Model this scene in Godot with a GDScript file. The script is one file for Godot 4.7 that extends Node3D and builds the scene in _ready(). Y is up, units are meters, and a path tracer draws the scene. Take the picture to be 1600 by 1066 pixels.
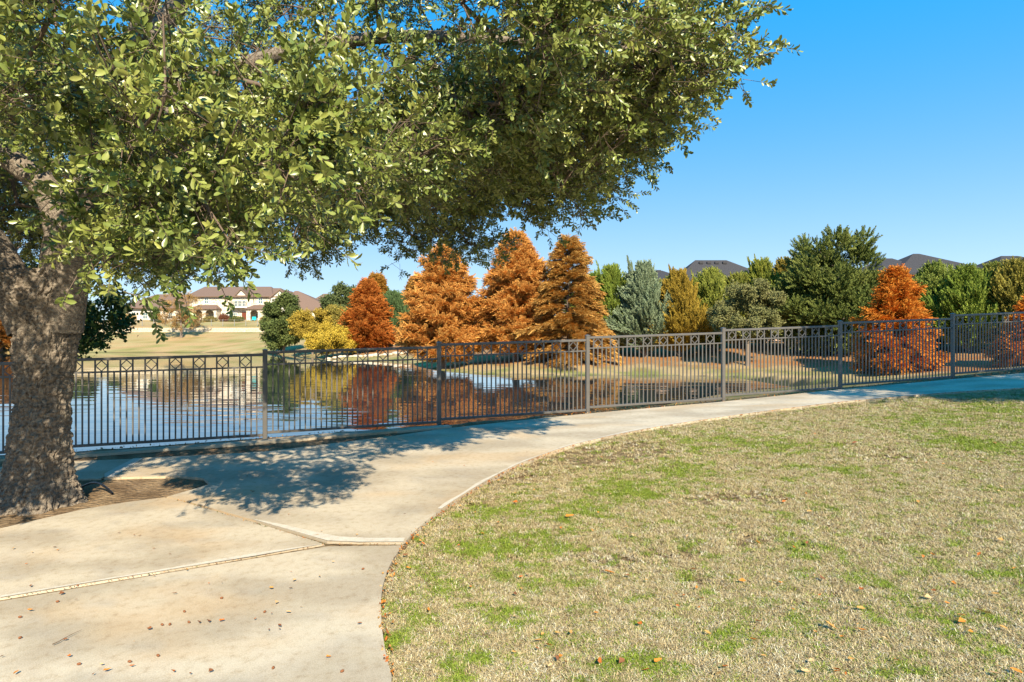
extends Node3D
# A lakeside park path under a live oak. World units are metres, y up; (x, d) on the ground: d = metres in front of the camera (z = -d).
const F := 1062.0          # focal length in pixels of the 1600 px wide photograph
const EYE := 1.5
const WATER := -0.4
var rng := RandomNumberGenerator.new()
var used := {}
var M := {}
var patch_noise := FastNoiseLite.new()
var fine_noise := FastNoiseLite.new()
var lake := PackedVector2Array()
var lawn_edge := PackedVector2Array()   # (x, d) along the path's lawn side
const F0 := Vector2(-3.437, 9.457)      # a post of the fence
const FU := Vector2(0.9567, 0.2911)     # along the fence
const FN := Vector2(-0.2911, 0.9567)    # from the fence to the lake

# ---------------------------------------------------------------- helpers
func V(x: float, y: float, d: float) -> Vector3: return Vector3(x, y, -d)
func at(px: float, py: float, d: float) -> Vector3: return Vector3((px - 800.0) / F * d, EYE - (py - 533.0) / F * d, -d)
func lin(r: float, g: float, b: float) -> Color: return Color(r, g, b).linear_to_srgb()

func G(x: float, d: float) -> float:      # the park's own ground
	var xx := clampf(x, -14.0, 16.0)
	return 0.04 * xx + 0.0012 * xx * xx + 0.027 * clampf(d, -10.0, 17.0)

func foot(px: float, py: float) -> Vector2:   # where a pixel's ray meets the park's ground
	var a := (px - 800.0) / F
	var b := (py - 533.0) / F
	var lo := 0.3
	var hi := 60.0
	for i in 40:
		var m := (lo + hi) * 0.5
		if EYE - b * m > G(a * m, m): lo = m
		else: hi = m
	return Vector2(a * lo, lo)

func on_water(px: float, py: float) -> Vector2:
	var d := (EYE - WATER) * F / (py - 533.0)
	return Vector2((px - 800.0) / F * d, d)

func lake_distance(p: Vector2) -> float:   # negative inside
	var best := 1e9
	var n := lake.size()
	var inside := false
	var j := n - 1
	for i in n:
		var a := lake[i]
		var b := lake[j]
		var ab := b - a
		var t := clampf((p - a).dot(ab) / ab.length_squared(), 0.0, 1.0)
		best = minf(best, p.distance_squared_to(a + ab * t))
		if (a.y > p.y) != (b.y > p.y) and p.x < (b.x - a.x) * (p.y - a.y) / (b.y - a.y) + a.x:
			inside = not inside
		j = i
	return -sqrt(best) if inside else sqrt(best)

func T(x: float, d: float) -> float:       # the whole terrain
	var p := Vector2(x, d)
	var q := (p - F0).dot(FN)
	if q <= 0.25:
		return G(x, d)
	var s := lake_distance(p)
	if s < 0.0:
		return maxf(WATER - 1.6, WATER + s * 0.45)
	var f := p - FN * q
	var w := s / (s + q - 0.25)
	var near := WATER + (G(f.x, f.y) + 0.4) * w
	var dam := clampf((-18.0 - x) / 16.0, 0.0, 1.0)
	var slope := lerpf(0.13, 0.21, dam)
	var top := lerpf(1.7, 3.6, dam)
	var y := minf(slope * s, top + maxf(0.0, s - top / slope) * 0.012)
	if s > top / slope * 0.7:
		y += 0.0
	if dam > 0.0:
		y += dam * 0.85 * clampf((d - 130.2) / 0.5, 0.0, 1.0) + dam * 1.75 * clampf((d - 130.8) / 12.0, 0.0, 1.0)
	var far := WATER + minf(y, 9.0)
	var mid := 20.0
	if x > -2.0:
		mid = lerpf(20.0, 33.0, clampf((x + 2.0) / 14.0, 0.0, 1.0))
	var k := 1.0 if d > mid else 0.0
	if x > 14.0 or x < -70.0:
		k = smoothstep(24.0, 42.0, d)
	return lerpf(near, far, k)

func numbered(called: String) -> String:
	if not used.has(called):
		used[called] = 0
		return called
	used[called] += 1
	return "%s_%03d" % [called, used[called]]

func tag(o: Node3D, label: String, category := "", group := "", kind := ""):
	if label != "": o.set_meta("label", label)
	if category != "": o.set_meta("category", category)
	if group != "": o.set_meta("group", group)
	if kind != "": o.set_meta("kind", kind)

func thing(called: String, label: String, category: String, where := Vector3.ZERO, group := "") -> Node3D:
	var o := Node3D.new()
	o.name = numbered(called)
	add_child(o)
	o.position = where
	tag(o, label, category, group)
	return o

func put(called: String, mesh: Mesh, m: Material, parent: Node = null, xf := Transform3D.IDENTITY) -> MeshInstance3D:
	var o := MeshInstance3D.new()
	o.mesh = mesh
	o.transform = xf
	if m: o.material_override = m
	if parent == null:
		o.name = numbered(called)
		add_child(o)
	else:
		o.name = called
		parent.add_child(o, true)
	return o

func done(st: SurfaceTool) -> ArrayMesh:
	st.generate_normals()
	return st.commit()

func begin(smooth := false) -> SurfaceTool:
	var st := SurfaceTool.new()
	st.begin(Mesh.PRIMITIVE_TRIANGLES)
	st.set_smooth_group(0 if smooth else -1)
	return st

func tri(st: SurfaceTool, a: Vector3, b: Vector3, c: Vector3):
	st.add_vertex(a); st.add_vertex(b); st.add_vertex(c)

func quad(st: SurfaceTool, a: Vector3, b: Vector3, c: Vector3, d: Vector3):
	tri(st, a, b, c); tri(st, a, c, d)

func box(st: SurfaceTool, lo: Vector3, hi: Vector3):
	var p := []
	for i in 8:
		p.append(Vector3(hi.x if i & 1 else lo.x, hi.y if i & 2 else lo.y, hi.z if i & 4 else lo.z))
	quad(st, p[0], p[2], p[3], p[1]); quad(st, p[4], p[5], p[7], p[6])
	quad(st, p[0], p[4], p[6], p[2]); quad(st, p[1], p[3], p[7], p[5])
	quad(st, p[2], p[6], p[7], p[3]); quad(st, p[0], p[1], p[5], p[4])

func bar(st: SurfaceTool, a: Vector3, b: Vector3, wide: float, tall: float, up := Vector3.UP):
	# a rectangular bar with chamfered long edges
	var f := (b - a).normalized()
	var r := f.cross(up).normalized() * wide * 0.5
	var u := r.cross(f).normalized() * tall * 0.5
	var c := 0.12
	var ring := [r * 1.0 + u * (1.0 - 2.0 * c), r * (1.0 - 2.0 * c) + u, -r * (1.0 - 2.0 * c) + u, -r + u * (1.0 - 2.0 * c), -r - u * (1.0 - 2.0 * c), -r * (1.0 - 2.0 * c) - u, r * (1.0 - 2.0 * c) - u, r - u * (1.0 - 2.0 * c)]
	for i in 8:
		var k := (i + 1) % 8
		quad(st, a + ring[i], b + ring[i], b + ring[k], a + ring[k])
	for i in range(1, 7):
		tri(st, a + ring[0], a + ring[i], a + ring[i + 1])
		tri(st, b + ring[0], b + ring[i + 1], b + ring[i])

func cone(st: SurfaceTool, a: Vector3, b: Vector3, ra: float, rb: float, sides := 6):
	var f := (b - a).normalized()
	var h := Vector3.RIGHT if absf(f.x) < 0.8 else Vector3.UP
	var u := f.cross(h).normalized()
	var v := f.cross(u)
	for i in sides:
		var t0 := TAU * i / sides
		var t1 := TAU * (i + 1) / sides
		var p0 := u * cos(t0) + v * sin(t0)
		var p1 := u * cos(t1) + v * sin(t1)
		quad(st, a + p0 * ra, a + p1 * ra, b + p1 * rb, b + p0 * rb)

func prism(st: SurfaceTool, poly: PackedVector2Array, o: Vector3, right: Vector3, up: Vector3, depth: Vector3):
	# a polygon in the plane (right, up) at o, extruded by depth
	var ids := Geometry2D.triangulate_polygon(poly)
	var w := func(p: Vector2) -> Vector3: return o + right * p.x + up * p.y
	for i in range(0, ids.size(), 3):
		tri(st, w.call(poly[ids[i]]), w.call(poly[ids[i + 1]]), w.call(poly[ids[i + 2]]))
		tri(st, w.call(poly[ids[i]]) + depth, w.call(poly[ids[i + 2]]) + depth, w.call(poly[ids[i + 1]]) + depth)
	for i in poly.size():
		var a: Vector3 = w.call(poly[i])
		var b: Vector3 = w.call(poly[(i + 1) % poly.size()])
		quad(st, a, b, b + depth, a + depth)

func drape(poly: PackedVector2Array, lift: float, cell: float, thick: float, tint: Callable) -> ArrayMesh:
	# a slab whose top follows the park's ground, with vertical edges
	var st := begin(true)
	var r := Rect2(poly[0], Vector2.ZERO)
	for p in poly: r = r.expand(p)
	var v := func(p: Vector2):
		st.set_color(tint.call(p))
		st.add_vertex(V(p.x, G(p.x, p.y) + lift, p.y))
	var i0 := int(floor(r.position.x / cell)); var i1 := int(ceil(r.end.x / cell))
	var j0 := int(floor(r.position.y / cell)); var j1 := int(ceil(r.end.y / cell))
	for i in range(i0, i1):
		for j in range(j0, j1):
			var c := PackedVector2Array([Vector2(i, j) * cell, Vector2(i + 1, j) * cell, Vector2(i + 1, j + 1) * cell, Vector2(i, j + 1) * cell])
			for piece in Geometry2D.intersect_polygons(c, poly):
				var ids := Geometry2D.triangulate_polygon(piece)
				for k in range(0, ids.size(), 3):
					var a: Vector2 = piece[ids[k]]; var b: Vector2 = piece[ids[k + 1]]; var e: Vector2 = piece[ids[k + 2]]
					if (b - a).cross(e - a) < 0.0:
						var sw := b; b = e; e = sw
					v.call(a); v.call(b); v.call(e)
	if thick > 0.0:
		st.set_smooth_group(-1)
		for i in poly.size():
			var a := poly[i]
			var b := poly[(i + 1) % poly.size()]
			var A := V(a.x, G(a.x, a.y) + lift, a.y); var B := V(b.x, G(b.x, b.y) + lift, b.y)
			st.set_color(tint.call(a))
			quad(st, A, B, B + Vector3.DOWN * thick, A + Vector3.DOWN * thick)
	return done(st)

func scatter(called: String, mesh: Mesh, m: Material, xfs: Array, cols: Array, parent: Node) -> MultiMeshInstance3D:
	var mm := MultiMesh.new()
	mm.transform_format = MultiMesh.TRANSFORM_3D
	mm.use_colors = true
	mm.mesh = mesh
	mm.instance_count = xfs.size()
	for i in xfs.size():
		mm.set_instance_transform(i, xfs[i])
		mm.set_instance_color(i, cols[i])
	var o := MultiMeshInstance3D.new()
	o.multimesh = mm
	if m: o.material_override = m
	o.name = called if parent != self else numbered(called)
	parent.add_child(o, true)
	return o

func mat(called: String, r: float, g: float, b: float, rough := 0.9, spec := 0.3) -> StandardMaterial3D:
	var m := StandardMaterial3D.new()
	m.albedo_color = lin(r, g, b)
	m.roughness = rough
	m.metallic_specular = spec
	m.cull_mode = BaseMaterial3D.CULL_DISABLED
	m.resource_name = called
	M[called] = m
	return m

func noise(freq: float, octaves: int, sd: int, kind := FastNoiseLite.TYPE_SIMPLEX_SMOOTH) -> FastNoiseLite:
	var n := FastNoiseLite.new()
	n.seed = sd; n.frequency = freq; n.noise_type = kind
	n.fractal_octaves = octaves
	n.fractal_type = FastNoiseLite.FRACTAL_FBM if octaves > 1 else FastNoiseLite.FRACTAL_NONE
	return n

func grain(size: int, freq: float, octaves: int, sd: int, stops: Array, fleck := 0.0) -> ImageTexture:
	# a seamless texture: noise through a colour ramp of [offset, linear colour], plus single-pixel flecks
	var im := noise(freq, octaves, sd).get_seamless_image(size, size)
	var ramp := Gradient.new()
	ramp.offsets = PackedFloat32Array(stops.map(func(s): return s[0]))
	ramp.colors = PackedColorArray(stops.map(func(s): return s[1]))
	var out := Image.create(size, size, false, Image.FORMAT_RGB8)
	var r := RandomNumberGenerator.new(); r.seed = sd
	for y in size:
		for x in size:
			var c := ramp.sample(im.get_pixel(x, y).r)
			if fleck > 0.0:
				c = c * (1.0 + fleck * (r.randf() - 0.5))
			out.set_pixel(x, y, c.linear_to_srgb())
	return ImageTexture.create_from_image(out)

func bumps(size: int, freq: float, octaves: int, sd: int, strength: float) -> ImageTexture:
	var im := noise(freq, octaves, sd).get_seamless_image(size, size)
	im.convert(Image.FORMAT_RGBA8)
	im.bump_map_to_normal_map(strength)
	return ImageTexture.create_from_image(im)

func world_mapped(m: StandardMaterial3D, per_metre: float, world := true):
	m.uv1_triplanar = true
	m.uv1_world_triplanar = world
	m.uv1_scale = Vector3.ONE * per_metre

# ---------------------------------------------------------------- the picture
func _ready():
	rng.seed = 11
	patch_noise = noise(0.35, 3, 5)
	fine_noise = noise(2.2, 3, 9)
	var cam := Camera3D.new()
	cam.position = Vector3(0, EYE, 0)
	cam.fov = rad_to_deg(2.0 * atan(533.0 / F))
	cam.near = 0.05
	cam.far = 6000.0
	add_child(cam)
	cam.current = true
	var env := Environment.new()
	env.background_mode = Environment.BG_SKY
	var sky := Sky.new()
	var sm := ProceduralSkyMaterial.new()
	sm.sky_top_color = Color(0.0, 0.505, 0.75)
	sm.sky_horizon_color = Color(0.74, 0.81, 0.82)
	sm.sky_curve = 0.105
	sm.ground_bottom_color = Color(0.30, 0.27, 0.2)
	sm.ground_horizon_color = Color(0.55, 0.55, 0.5)
	sm.sun_angle_max = 1.0
	sky.sky_material = sm
	env.sky = sky
	env.tonemap_mode = Environment.TONE_MAPPER_LINEAR
	env.tonemap_exposure = 1.95
	env.sdfgi_enabled = true
	env.ssao_enabled = true
	env.ssil_enabled = true
	var we := WorldEnvironment.new()
	we.environment = env
	add_child(we)
	var sun := DirectionalLight3D.new()
	sun.light_energy = 1.6
	sun.light_color = Color(1.0, 0.94, 0.83)
	sun.light_angular_distance = 0.5
	sun.shadow_enabled = true
	add_child(sun)
	var az := deg_to_rad(14.0)
	var el := deg_to_rad(34.0)
	sun.look_at_from_position(Vector3.ZERO, Vector3(-sin(az) * cos(el), -sin(el), -cos(az) * cos(el)))

	shapes()
	materials()
	spray_meshes()
	ground()
	path()
	fence()
	oak()
	far_bank()
	peninsula()
	right_houses()
	lawn()
	litter()

func shapes():
	for p in [[640, 566], [600, 563.5], [560, 562], [520, 562], [480, 558], [430, 554], [400, 552], [300, 551], [100, 551], [0, 552]]:
		lake.append(on_water(p[0], p[1]))
	lake.append_array(PackedVector2Array([Vector2(-120, 100), Vector2(-170, 40), Vector2(-130, -30), Vector2(-60, -6.2)]))
	for s in [-40.0, -20.0, -8.0, -3.0, 0.0, 2.0, 4.0]:
		lake.append(F0 + FU * s + FN * (1.35 + 0.25 * sin(s * 1.7)))
	lake.append_array(PackedVector2Array([Vector2(1.6, 14.0), Vector2(3.2, 18.4), Vector2(7.6, 24.6), Vector2(11.6, 28.2), Vector2(15.0, 31.4), Vector2(16.2, 33.2)]))
	for p in [[1240, 590], [1100, 588], [1000, 586], [900, 586.5], [820, 585], [760, 585], [700, 581], [672, 577.5], [650, 573]]:
		lake.append(on_water(p[0], p[1]))
	for p in [[612, 1066], [600, 1012], [595, 962], [598, 922], [610, 887], [630, 857], [660, 825], [700, 795], [760, 757], [820, 726], [900, 698], [1000, 675.5], [1100, 659], [1200, 645], [1300, 632.5], [1400, 623], [1500, 615], [1600, 609]]:
		lawn_edge.append(foot(p[0], p[1]))

func materials():
	var conc := mat("concrete", 1, 1, 1, 0.92, 0.25)
	conc.albedo_texture = grain(1024, 0.028, 6, 3, [[0.0, Color(0.6, 0.55, 0.49)], [0.25, Color(0.84, 0.81, 0.77)], [0.45, Color(0.92, 0.905, 0.88)], [0.75, Color(0.98, 0.975, 0.96)]], 0.5)
	conc.normal_enabled = true
	conc.normal_texture = bumps(1024, 0.22, 3, 8, 3.0)
	conc.normal_scale = 0.1
	conc.vertex_color_use_as_albedo = true
	world_mapped(conc, 0.42)
	var soil := mat("soil", 1, 1, 1, 0.97, 0.15)
	soil.albedo_texture = grain(1024, 0.03, 5, 21, [[0.0, Color(0.45, 0.42, 0.38)], [0.45, Color(0.85, 0.83, 0.8)], [0.7, Color(1, 1, 1)]], 0.55)
	soil.normal_enabled = true
	soil.normal_texture = bumps(512, 0.05, 4, 18, 10.0)
	soil.normal_scale = 0.8
	soil.vertex_color_use_as_albedo = true
	world_mapped(soil, 0.5)
	var bark := mat("bark", 1, 1, 1, 0.95, 0.2)
	bark.albedo_texture = grain(512, 0.03, 4, 31, [[0.2, Color(0.11, 0.088, 0.068)], [0.5, Color(0.21, 0.175, 0.138)], [0.75, Color(0.31, 0.265, 0.21)], [0.95, Color(0.27, 0.27, 0.19)]], 0.4)
	bark.normal_enabled = true
	bark.normal_texture = bumps(512, 0.05, 4, 32, 16.0)
	world_mapped(bark, 1.6)
	var twig := mat("twig", 0.16, 0.12, 0.09, 0.9, 0.2)
	twig.resource_name = "twig"
	mat("far_bark", 0.2, 0.16, 0.13)
	var leaf := mat("oak_leaf", 1, 1, 1, 0.36, 0.55)
	leaf.vertex_color_use_as_albedo = true
	leaf.backlight = Color(0.3, 0.34, 0.12)
	var fol := mat("foliage", 1, 1, 1, 0.7, 0.25)
	fol.vertex_color_use_as_albedo = true
	fol.backlight = Color(0.42, 0.42, 0.36)
	var blade := mat("grass_blade", 1, 1, 1, 0.75, 0.25)
	blade.vertex_color_use_as_albedo = true
	blade.backlight = Color(0.35, 0.36, 0.25)
	var dead := mat("dead_leaf", 1, 1, 1, 0.7, 0.3)
	dead.vertex_color_use_as_albedo = true
	dead.backlight = Color(0.25, 0.18, 0.1)
	var chip := mat("mulch", 1, 1, 1, 0.95, 0.15)
	chip.vertex_color_use_as_albedo = true
	var paint := mat("fence_paint", 0.115, 0.108, 0.1, 0.36, 0.55)
	paint.albedo_texture = grain(256, 0.02, 4, 61, [[0.0, Color(0.8, 0.78, 0.74)], [0.6, Color(1, 1, 1)], [1.0, Color(1, 1, 1)]], 0.12)
	world_mapped(paint, 1.3)
	var water := mat("water", 0.012, 0.03, 0.035, 0.02, 0.55)
	# houses
	var stone := mat("pale_stone", 1, 1, 1, 0.92, 0.2)
	stone.albedo_texture = grain(512, 0.03, 3, 51, [[0.2, Color(0.40, 0.31, 0.22)], [0.45, Color(0.62, 0.54, 0.43)], [0.7, Color(0.72, 0.66, 0.56)]], 0.15)
	world_mapped(stone, 0.16)
	mat("stucco", 0.68, 0.63, 0.54)
	var shin := mat("brown_shingle", 1, 1, 1, 0.95, 0.15)
	shin.albedo_texture = grain(512, 0.08, 3, 52, [[0.2, Color(0.14, 0.09, 0.068)], [0.7, Color(0.225, 0.155, 0.12)]], 0.3)
	world_mapped(shin, 0.25)
	var slate := mat("dark_shingle", 1, 1, 1, 0.95, 0.15)
	slate.albedo_texture = grain(512, 0.08, 3, 53, [[0.2, Color(0.035, 0.035, 0.04)], [0.7, Color(0.075, 0.073, 0.078)]], 0.35)
	world_mapped(slate, 0.25)
	mat("white_trim", 0.75, 0.72, 0.66, 0.6)
	mat("door", 0.16, 0.05, 0.03, 0.5)
	mat("dark_metal", 0.04, 0.04, 0.045, 0.5)
	mat("grey_metal", 0.28, 0.28, 0.27, 0.5)
	mat("turquoise", 0.02, 0.45, 0.52, 0.5)
	mat("hose", 0.012, 0.012, 0.014, 0.35, 0.5)
	var glass := mat("window_glass", 0.10, 0.17, 0.19, 0.06, 0.6)
	glass.metallic = 0.0
	var wall := mat("limestone", 1, 1, 1, 0.95, 0.2)
	wall.albedo_texture = grain(256, 0.05, 3, 55, [[0.2, Color(0.42, 0.35, 0.25)], [0.7, Color(0.66, 0.58, 0.45)]], 0.3)
	world_mapped(wall, 0.3)
	var brick := mat("brick_wall", 1, 1, 1, 0.95, 0.2)
	brick.albedo_texture = grain(256, 0.07, 3, 56, [[0.2, Color(0.32, 0.2, 0.14)], [0.7, Color(0.5, 0.38, 0.3)]], 0.3)
	world_mapped(brick, 0.3)

# ---------------------------------------------------------------- ground, water
func ground_tint(x: float, d: float, s: float) -> Color:
	var n := patch_noise.get_noise_2d(x, d)
	var f := fine_noise.get_noise_2d(x, d)
	var p := Vector2(x, d)
	var q := (p - F0).dot(FN)
	if s < 0.0: return Color(0.05, 0.055, 0.035)
	if q < 0.3:
		return Color(0.30, 0.24, 0.14).lerp(Color(0.2, 0.13, 0.07), clampf(0.5 + f, 0.0, 1.0))
	if d < 30.0 and x < 14.0 or d < 22.0:
		return Color(0.28, 0.21, 0.11).lerp(Color(0.15, 0.16, 0.05), clampf(0.35 + n * 1.6, 0.0, 1.0))
	var straw := Color(0.50, 0.37, 0.19).lerp(Color(0.42, 0.37, 0.17), clampf(0.4 + n * 1.8, 0.0, 1.0))
	var far := straw.lerp(Color(0.5, 0.33, 0.17), clampf(fine_noise.get_noise_2d(x * 0.08, d * 0.3) * 1.8 + 0.25, 0.0, 1.0))
	var green := Color(0.20, 0.23, 0.06)
	if x < -22.0:
		return far.lerp(green, clampf(patch_noise.get_noise_2d(x * 0.3 + 40.0, d) * 1.6 - 0.05, 0.0, 0.75))
	var shore := straw.lerp(green, clampf(0.25 + n * 1.8, 0.0, 0.8))
	var needles := Color(0.42, 0.19, 0.07).lerp(Color(0.38, 0.26, 0.14), clampf(0.4 + f * 1.3, 0.0, 1.0))
	return shore.lerp(needles, smoothstep(2.2, 4.2, s + n * 3.0))

func ground():
	var ds := []
	var d := -14.0
	while d < 17.0: ds.append(d); d += 0.3 if d > 6.0 else 0.6
	while d < 60.0: ds.append(d); d += 0.5
	while d < 129.0: ds.append(d); d += 1.2
	ds.append_array([129.6, 130.2, 130.7, 131.0])
	d = 132.0
	while d < 2600.0: ds.append(d); d *= 1.03
	var xs := []
	for i in range(-150, 151):
		var t := i / 150.0
		xs.append(3.0 * sinh(t * 7.2))
	var st := begin(true)
	var w: int = xs.size()
	for j in ds.size():
		for i in w:
			var x: float = xs[i] + ds[j] * 0.02
			var dd: float = ds[j]
			var s := 99.0
			if (Vector2(x, dd) - F0).dot(FN) > 0.25: s = lake_distance(Vector2(x, dd))
			st.set_color(ground_tint(x, dd, s))
			st.add_vertex(V(x, T(x, dd) - (0.012 if s > 98.0 else 0.0), dd))
	for j in ds.size() - 1:
		for i in w - 1:
			var a := j * w + i
			st.add_index(a); st.add_index(a + w); st.add_index(a + w + 1)
			st.add_index(a); st.add_index(a + w + 1); st.add_index(a + 1)
	var o := put("ground", done(st), M.soil)
	o.set_meta("kind", "structure")
	o.set_meta("label", "park ground with banks sloping down to the lake")
	# small wind ripples, long across and short towards the path; the banks stand above the sheet's rim
	var wd := []
	d = -30.0
	while d < 8.5: wd.append(d); d += 1.0
	while d < 20.0: wd.append(d); d += 0.075
	while d < 48.0: wd.append(d); d += 0.16
	while d < 120.0: wd.append(d); d += 0.5
	var wx := []
	for i in range(-150, 64):
		wx.append(3.0 * sinh(i / 150.0 * 4.9))
	var r1 := noise(1.0, 2, 411)
	var r2 := noise(1.0, 2, 412)
	var calm := noise(0.06, 2, 413)
	var wm := begin(true)
	var cw: int = wx.size()
	for j in wd.size():
		for i in cw:
			var x: float = wx[i]
			var dd: float = wd[j]
			var k := 0.55 + 0.9 * clampf(0.5 + calm.get_noise_2d(x * 0.5, dd * 1.6) * 1.4, 0.0, 1.0)
			var y := 0.0036 * r1.get_noise_2d(x * 0.35, dd * 0.95 + x * 0.1) + 0.002 * r2.get_noise_2d(x * 1.1, dd * 3.4)
			wm.add_vertex(V(x, WATER + y * k, dd))
	for j in wd.size() - 1:
		for i in cw - 1:
			var a := j * cw + i
			wm.add_index(a); wm.add_index(a + cw); wm.add_index(a + cw + 1)
			wm.add_index(a); wm.add_index(a + cw + 1); wm.add_index(a + 1)
	var wo := put("water", done(wm), M.water)
	wo.set_meta("kind", "structure")
	wo.set_meta("label", "lake water with small ripples mirroring sky and trees")

# ---------------------------------------------------------------- path
func concrete_tint(p: Vector2) -> Color:
	var a := fine_noise.get_noise_2d(p.x * 0.35 + 7.0, p.y * 0.6)
	var b := patch_noise.get_noise_2d(p.x * 1.7, p.y * 2.6 + 30.0)
	var c := Color(0.59, 0.515, 0.395).lerp(Color(0.44, 0.375, 0.28), clampf(0.42 + a * 2.0, 0.0, 1.0))
	c = c.lerp(Color(0.58, 0.42, 0.25), clampf(b * 1.7 - 0.3, 0.0, 0.5))
	return c.lerp(Color(0.40, 0.36, 0.30), clampf(fine_noise.get_noise_2d(p.x * 0.9 + 50.0, p.y * 2.4) * 1.8 - 0.45, 0.0, 0.45))

func polyline(points: Array) -> PackedVector2Array:
	var out := PackedVector2Array()
	for p in points: out.append(foot(p[0], p[1]))
	return out

func smooth_edge(pts: PackedVector2Array, per := 5) -> PackedVector2Array:
	var out := PackedVector2Array()
	for i in pts.size() - 1:
		var a := pts[maxi(i - 1, 0)]; var b := pts[i]; var c := pts[i + 1]; var e := pts[mini(i + 2, pts.size() - 1)]
		for k in per: out.append(b.cubic_interpolate(c, a, e, float(k) / per))
	out.append(pts[pts.size() - 1])
	return out

func path():
	lawn_edge = smooth_edge(lawn_edge)
	var le := lawn_edge
	var root := Node3D.new()
	root.name = "path"
	add_child(root)
	root.set_meta("kind", "structure")
	root.set_meta("label", "tan concrete path curving along the lake fence")
	var split := 0
	for i in le.size():
		if le[i].y < foot(629, 857).y: split = i
	# the slab nearest the camera
	var near := PackedVector2Array()
	for i in split + 1: near.append(le[i])
	var J := foot(628, 857.5)
	near.append(J)
	near.append(foot(511, 859))
	near.append_array(polyline([[250, 903], [0, 946], [-300, 1000]]))
	near.append_array(PackedVector2Array([Vector2(-9, 2.2), Vector2(-9, -5), Vector2(0.8, -5), Vector2(-0.1, 0.0), Vector2(-0.38, 1.6)]))
	# the wedge between the two joints, in front of the oak
	var wedge := polyline([[277, 786], [400, 822], [507, 856], [250, 900], [0, 942], [-300, 996], [-400, 900], [-300, 868], [-100, 846], [0, 831], [64, 816], [132, 800], [200, 789], [256, 782]])
	# the long walk along the fence
	var walk := polyline([[281, 785], [400, 819.5], [511, 853]])
	walk.append(foot(629, 854.5))
	for i in range(split + 1, le.size()): walk.append(le[i])
	walk.append_array(PackedVector2Array([Vector2(17.0, 13.0), Vector2(17.5, 15.4)]))
	var fside := polyline([[1600, 585.5], [1489, 595], [1313, 611], [1130, 630.5], [918, 649.5], [800, 661.5], [690, 673.5], [620, 684], [520, 696.5], [420, 709], [330, 714.5], [222, 719.5]])
	walk.append_array(fside)
	walk.append_array(polyline([[162, 751], [192, 750], [280, 748.5], [318, 752], [328, 761], [300, 770], [260, 781.5]]))
	var left := polyline([[218, 720], [113, 724], [0, 733], [-200, 748], [-600, 775], [-640, 800], [-200, 765], [0, 755], [60, 753], [157, 751.5]])
	for q in [["slab", near, 0.022, 0.09], ["slab", wedge, 0.026, 0.09], ["slab", walk, 0.03, 0.15], ["slab", left, 0.024, 0.2]]:
		var poly: PackedVector2Array = q[1]
		put(q[0], drape(poly, q[2], q[3], 0.12, concrete_tint), M.concrete, root)
	var pale := func(p: Vector2) -> Color: return Color(0.64, 0.59, 0.50) * (1.0 + 0.12 * fine_noise.get_noise_2d(p.x * 6.0, p.y * 6.0))
	for e in [
		[[[392, 817.2], [440, 826], [490, 838], [530, 846], [580, 848.5], [633, 848], [630, 854.2], [560, 854.6], [512, 852.6], [460, 837.5]], 0.0345],
		[[[0, 939], [120, 919], [250, 897.5], [400, 871], [505, 856.5], [400, 875.5], [250, 900], [120, 921], [0, 942]], 0.0305],
		[[[224, 720.2], [208, 721], [163, 745], [163, 751], [176, 750.6]], 0.0345]]:
		put("worn_edge", drape(polyline(e[0]), e[1], 0.2, 0.0, pale), M.concrete, root)
	# what has filled the joints
	var fill := func(p: Vector2) -> Color: return Color(0.16, 0.11, 0.065).lerp(Color(0.34, 0.26, 0.16), clampf(0.4 + fine_noise.get_noise_2d(p.x * 4.0, p.y * 4.0), 0.0, 1.0))
	for e in [[[-300, 991], [0, 938], [250, 896], [507, 852], [515, 862], [250, 908], [0, 951], [-300, 1006]], [[270, 782], [400, 816], [511, 850], [511, 861], [400, 825], [268, 788]], [[505, 851], [636, 851], [634, 861], [505, 862]]]:
		put("joint", drape(polyline(e), 0.014, 0.2, 0.0, fill), M.soil, root)
	# pale rim of the walk along the lawn
	var rim := PackedVector2Array()
	var back := PackedVector2Array()
	for i in range(split + 9, le.size() - 3):
		var t := (le[i + 1] - le[i - 1]).normalized()
		var nn := Vector2(-t.y, t.x)
		rim.append(le[i] + nn * 0.004)
		back.append(le[i] + nn * (0.035 + 0.012 * sin(i * 1.3) + 0.01 * sin(i * 0.37)))
	back.reverse()
	rim.append_array(back)
	put("worn_edge", drape(rim, 0.0345, 0.2, 0.0, pale), M.concrete, root)
	# concrete strip between the two beds under the fence
	var strip := polyline([[-300, 738], [0, 717], [110, 712.5], [250, 702.5], [400, 691.5], [520, 680.5], [620, 673], [700, 667.5], [706, 670], [620, 677.5], [520, 685.5], [400, 696], [250, 706.5], [110, 717], [0, 722], [-300, 743]])
	put("kerb", drape(strip, 0.035, 0.25, 0.1, concrete_tint), M.concrete, root)
	# bare soil of the tree pit and of the bed under the fence
	var dirt := func(p: Vector2) -> Color: return Color(0.17, 0.115, 0.07).lerp(Color(0.36, 0.26, 0.16), clampf(0.4 + fine_noise.get_noise_2d(p.x * 1.5, p.y * 1.5) * 1.2, 0.0, 1.0))
	var beds := Node3D.new()
	beds.name = "soil"
	add_child(beds)
	beds.set_meta("kind", "structure")
	beds.set_meta("label", "dark bare soil around the oak and under the fence")
	put("tree_pit", drape(polyline([[-420, 905], [-300, 880], [0, 834], [64, 819], [132, 803], [256, 784], [330, 764], [322, 749], [280, 747], [160, 749], [0, 753], [-400, 775]]), 0.006, 0.2, 0.0, dirt), M.soil, beds)
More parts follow.
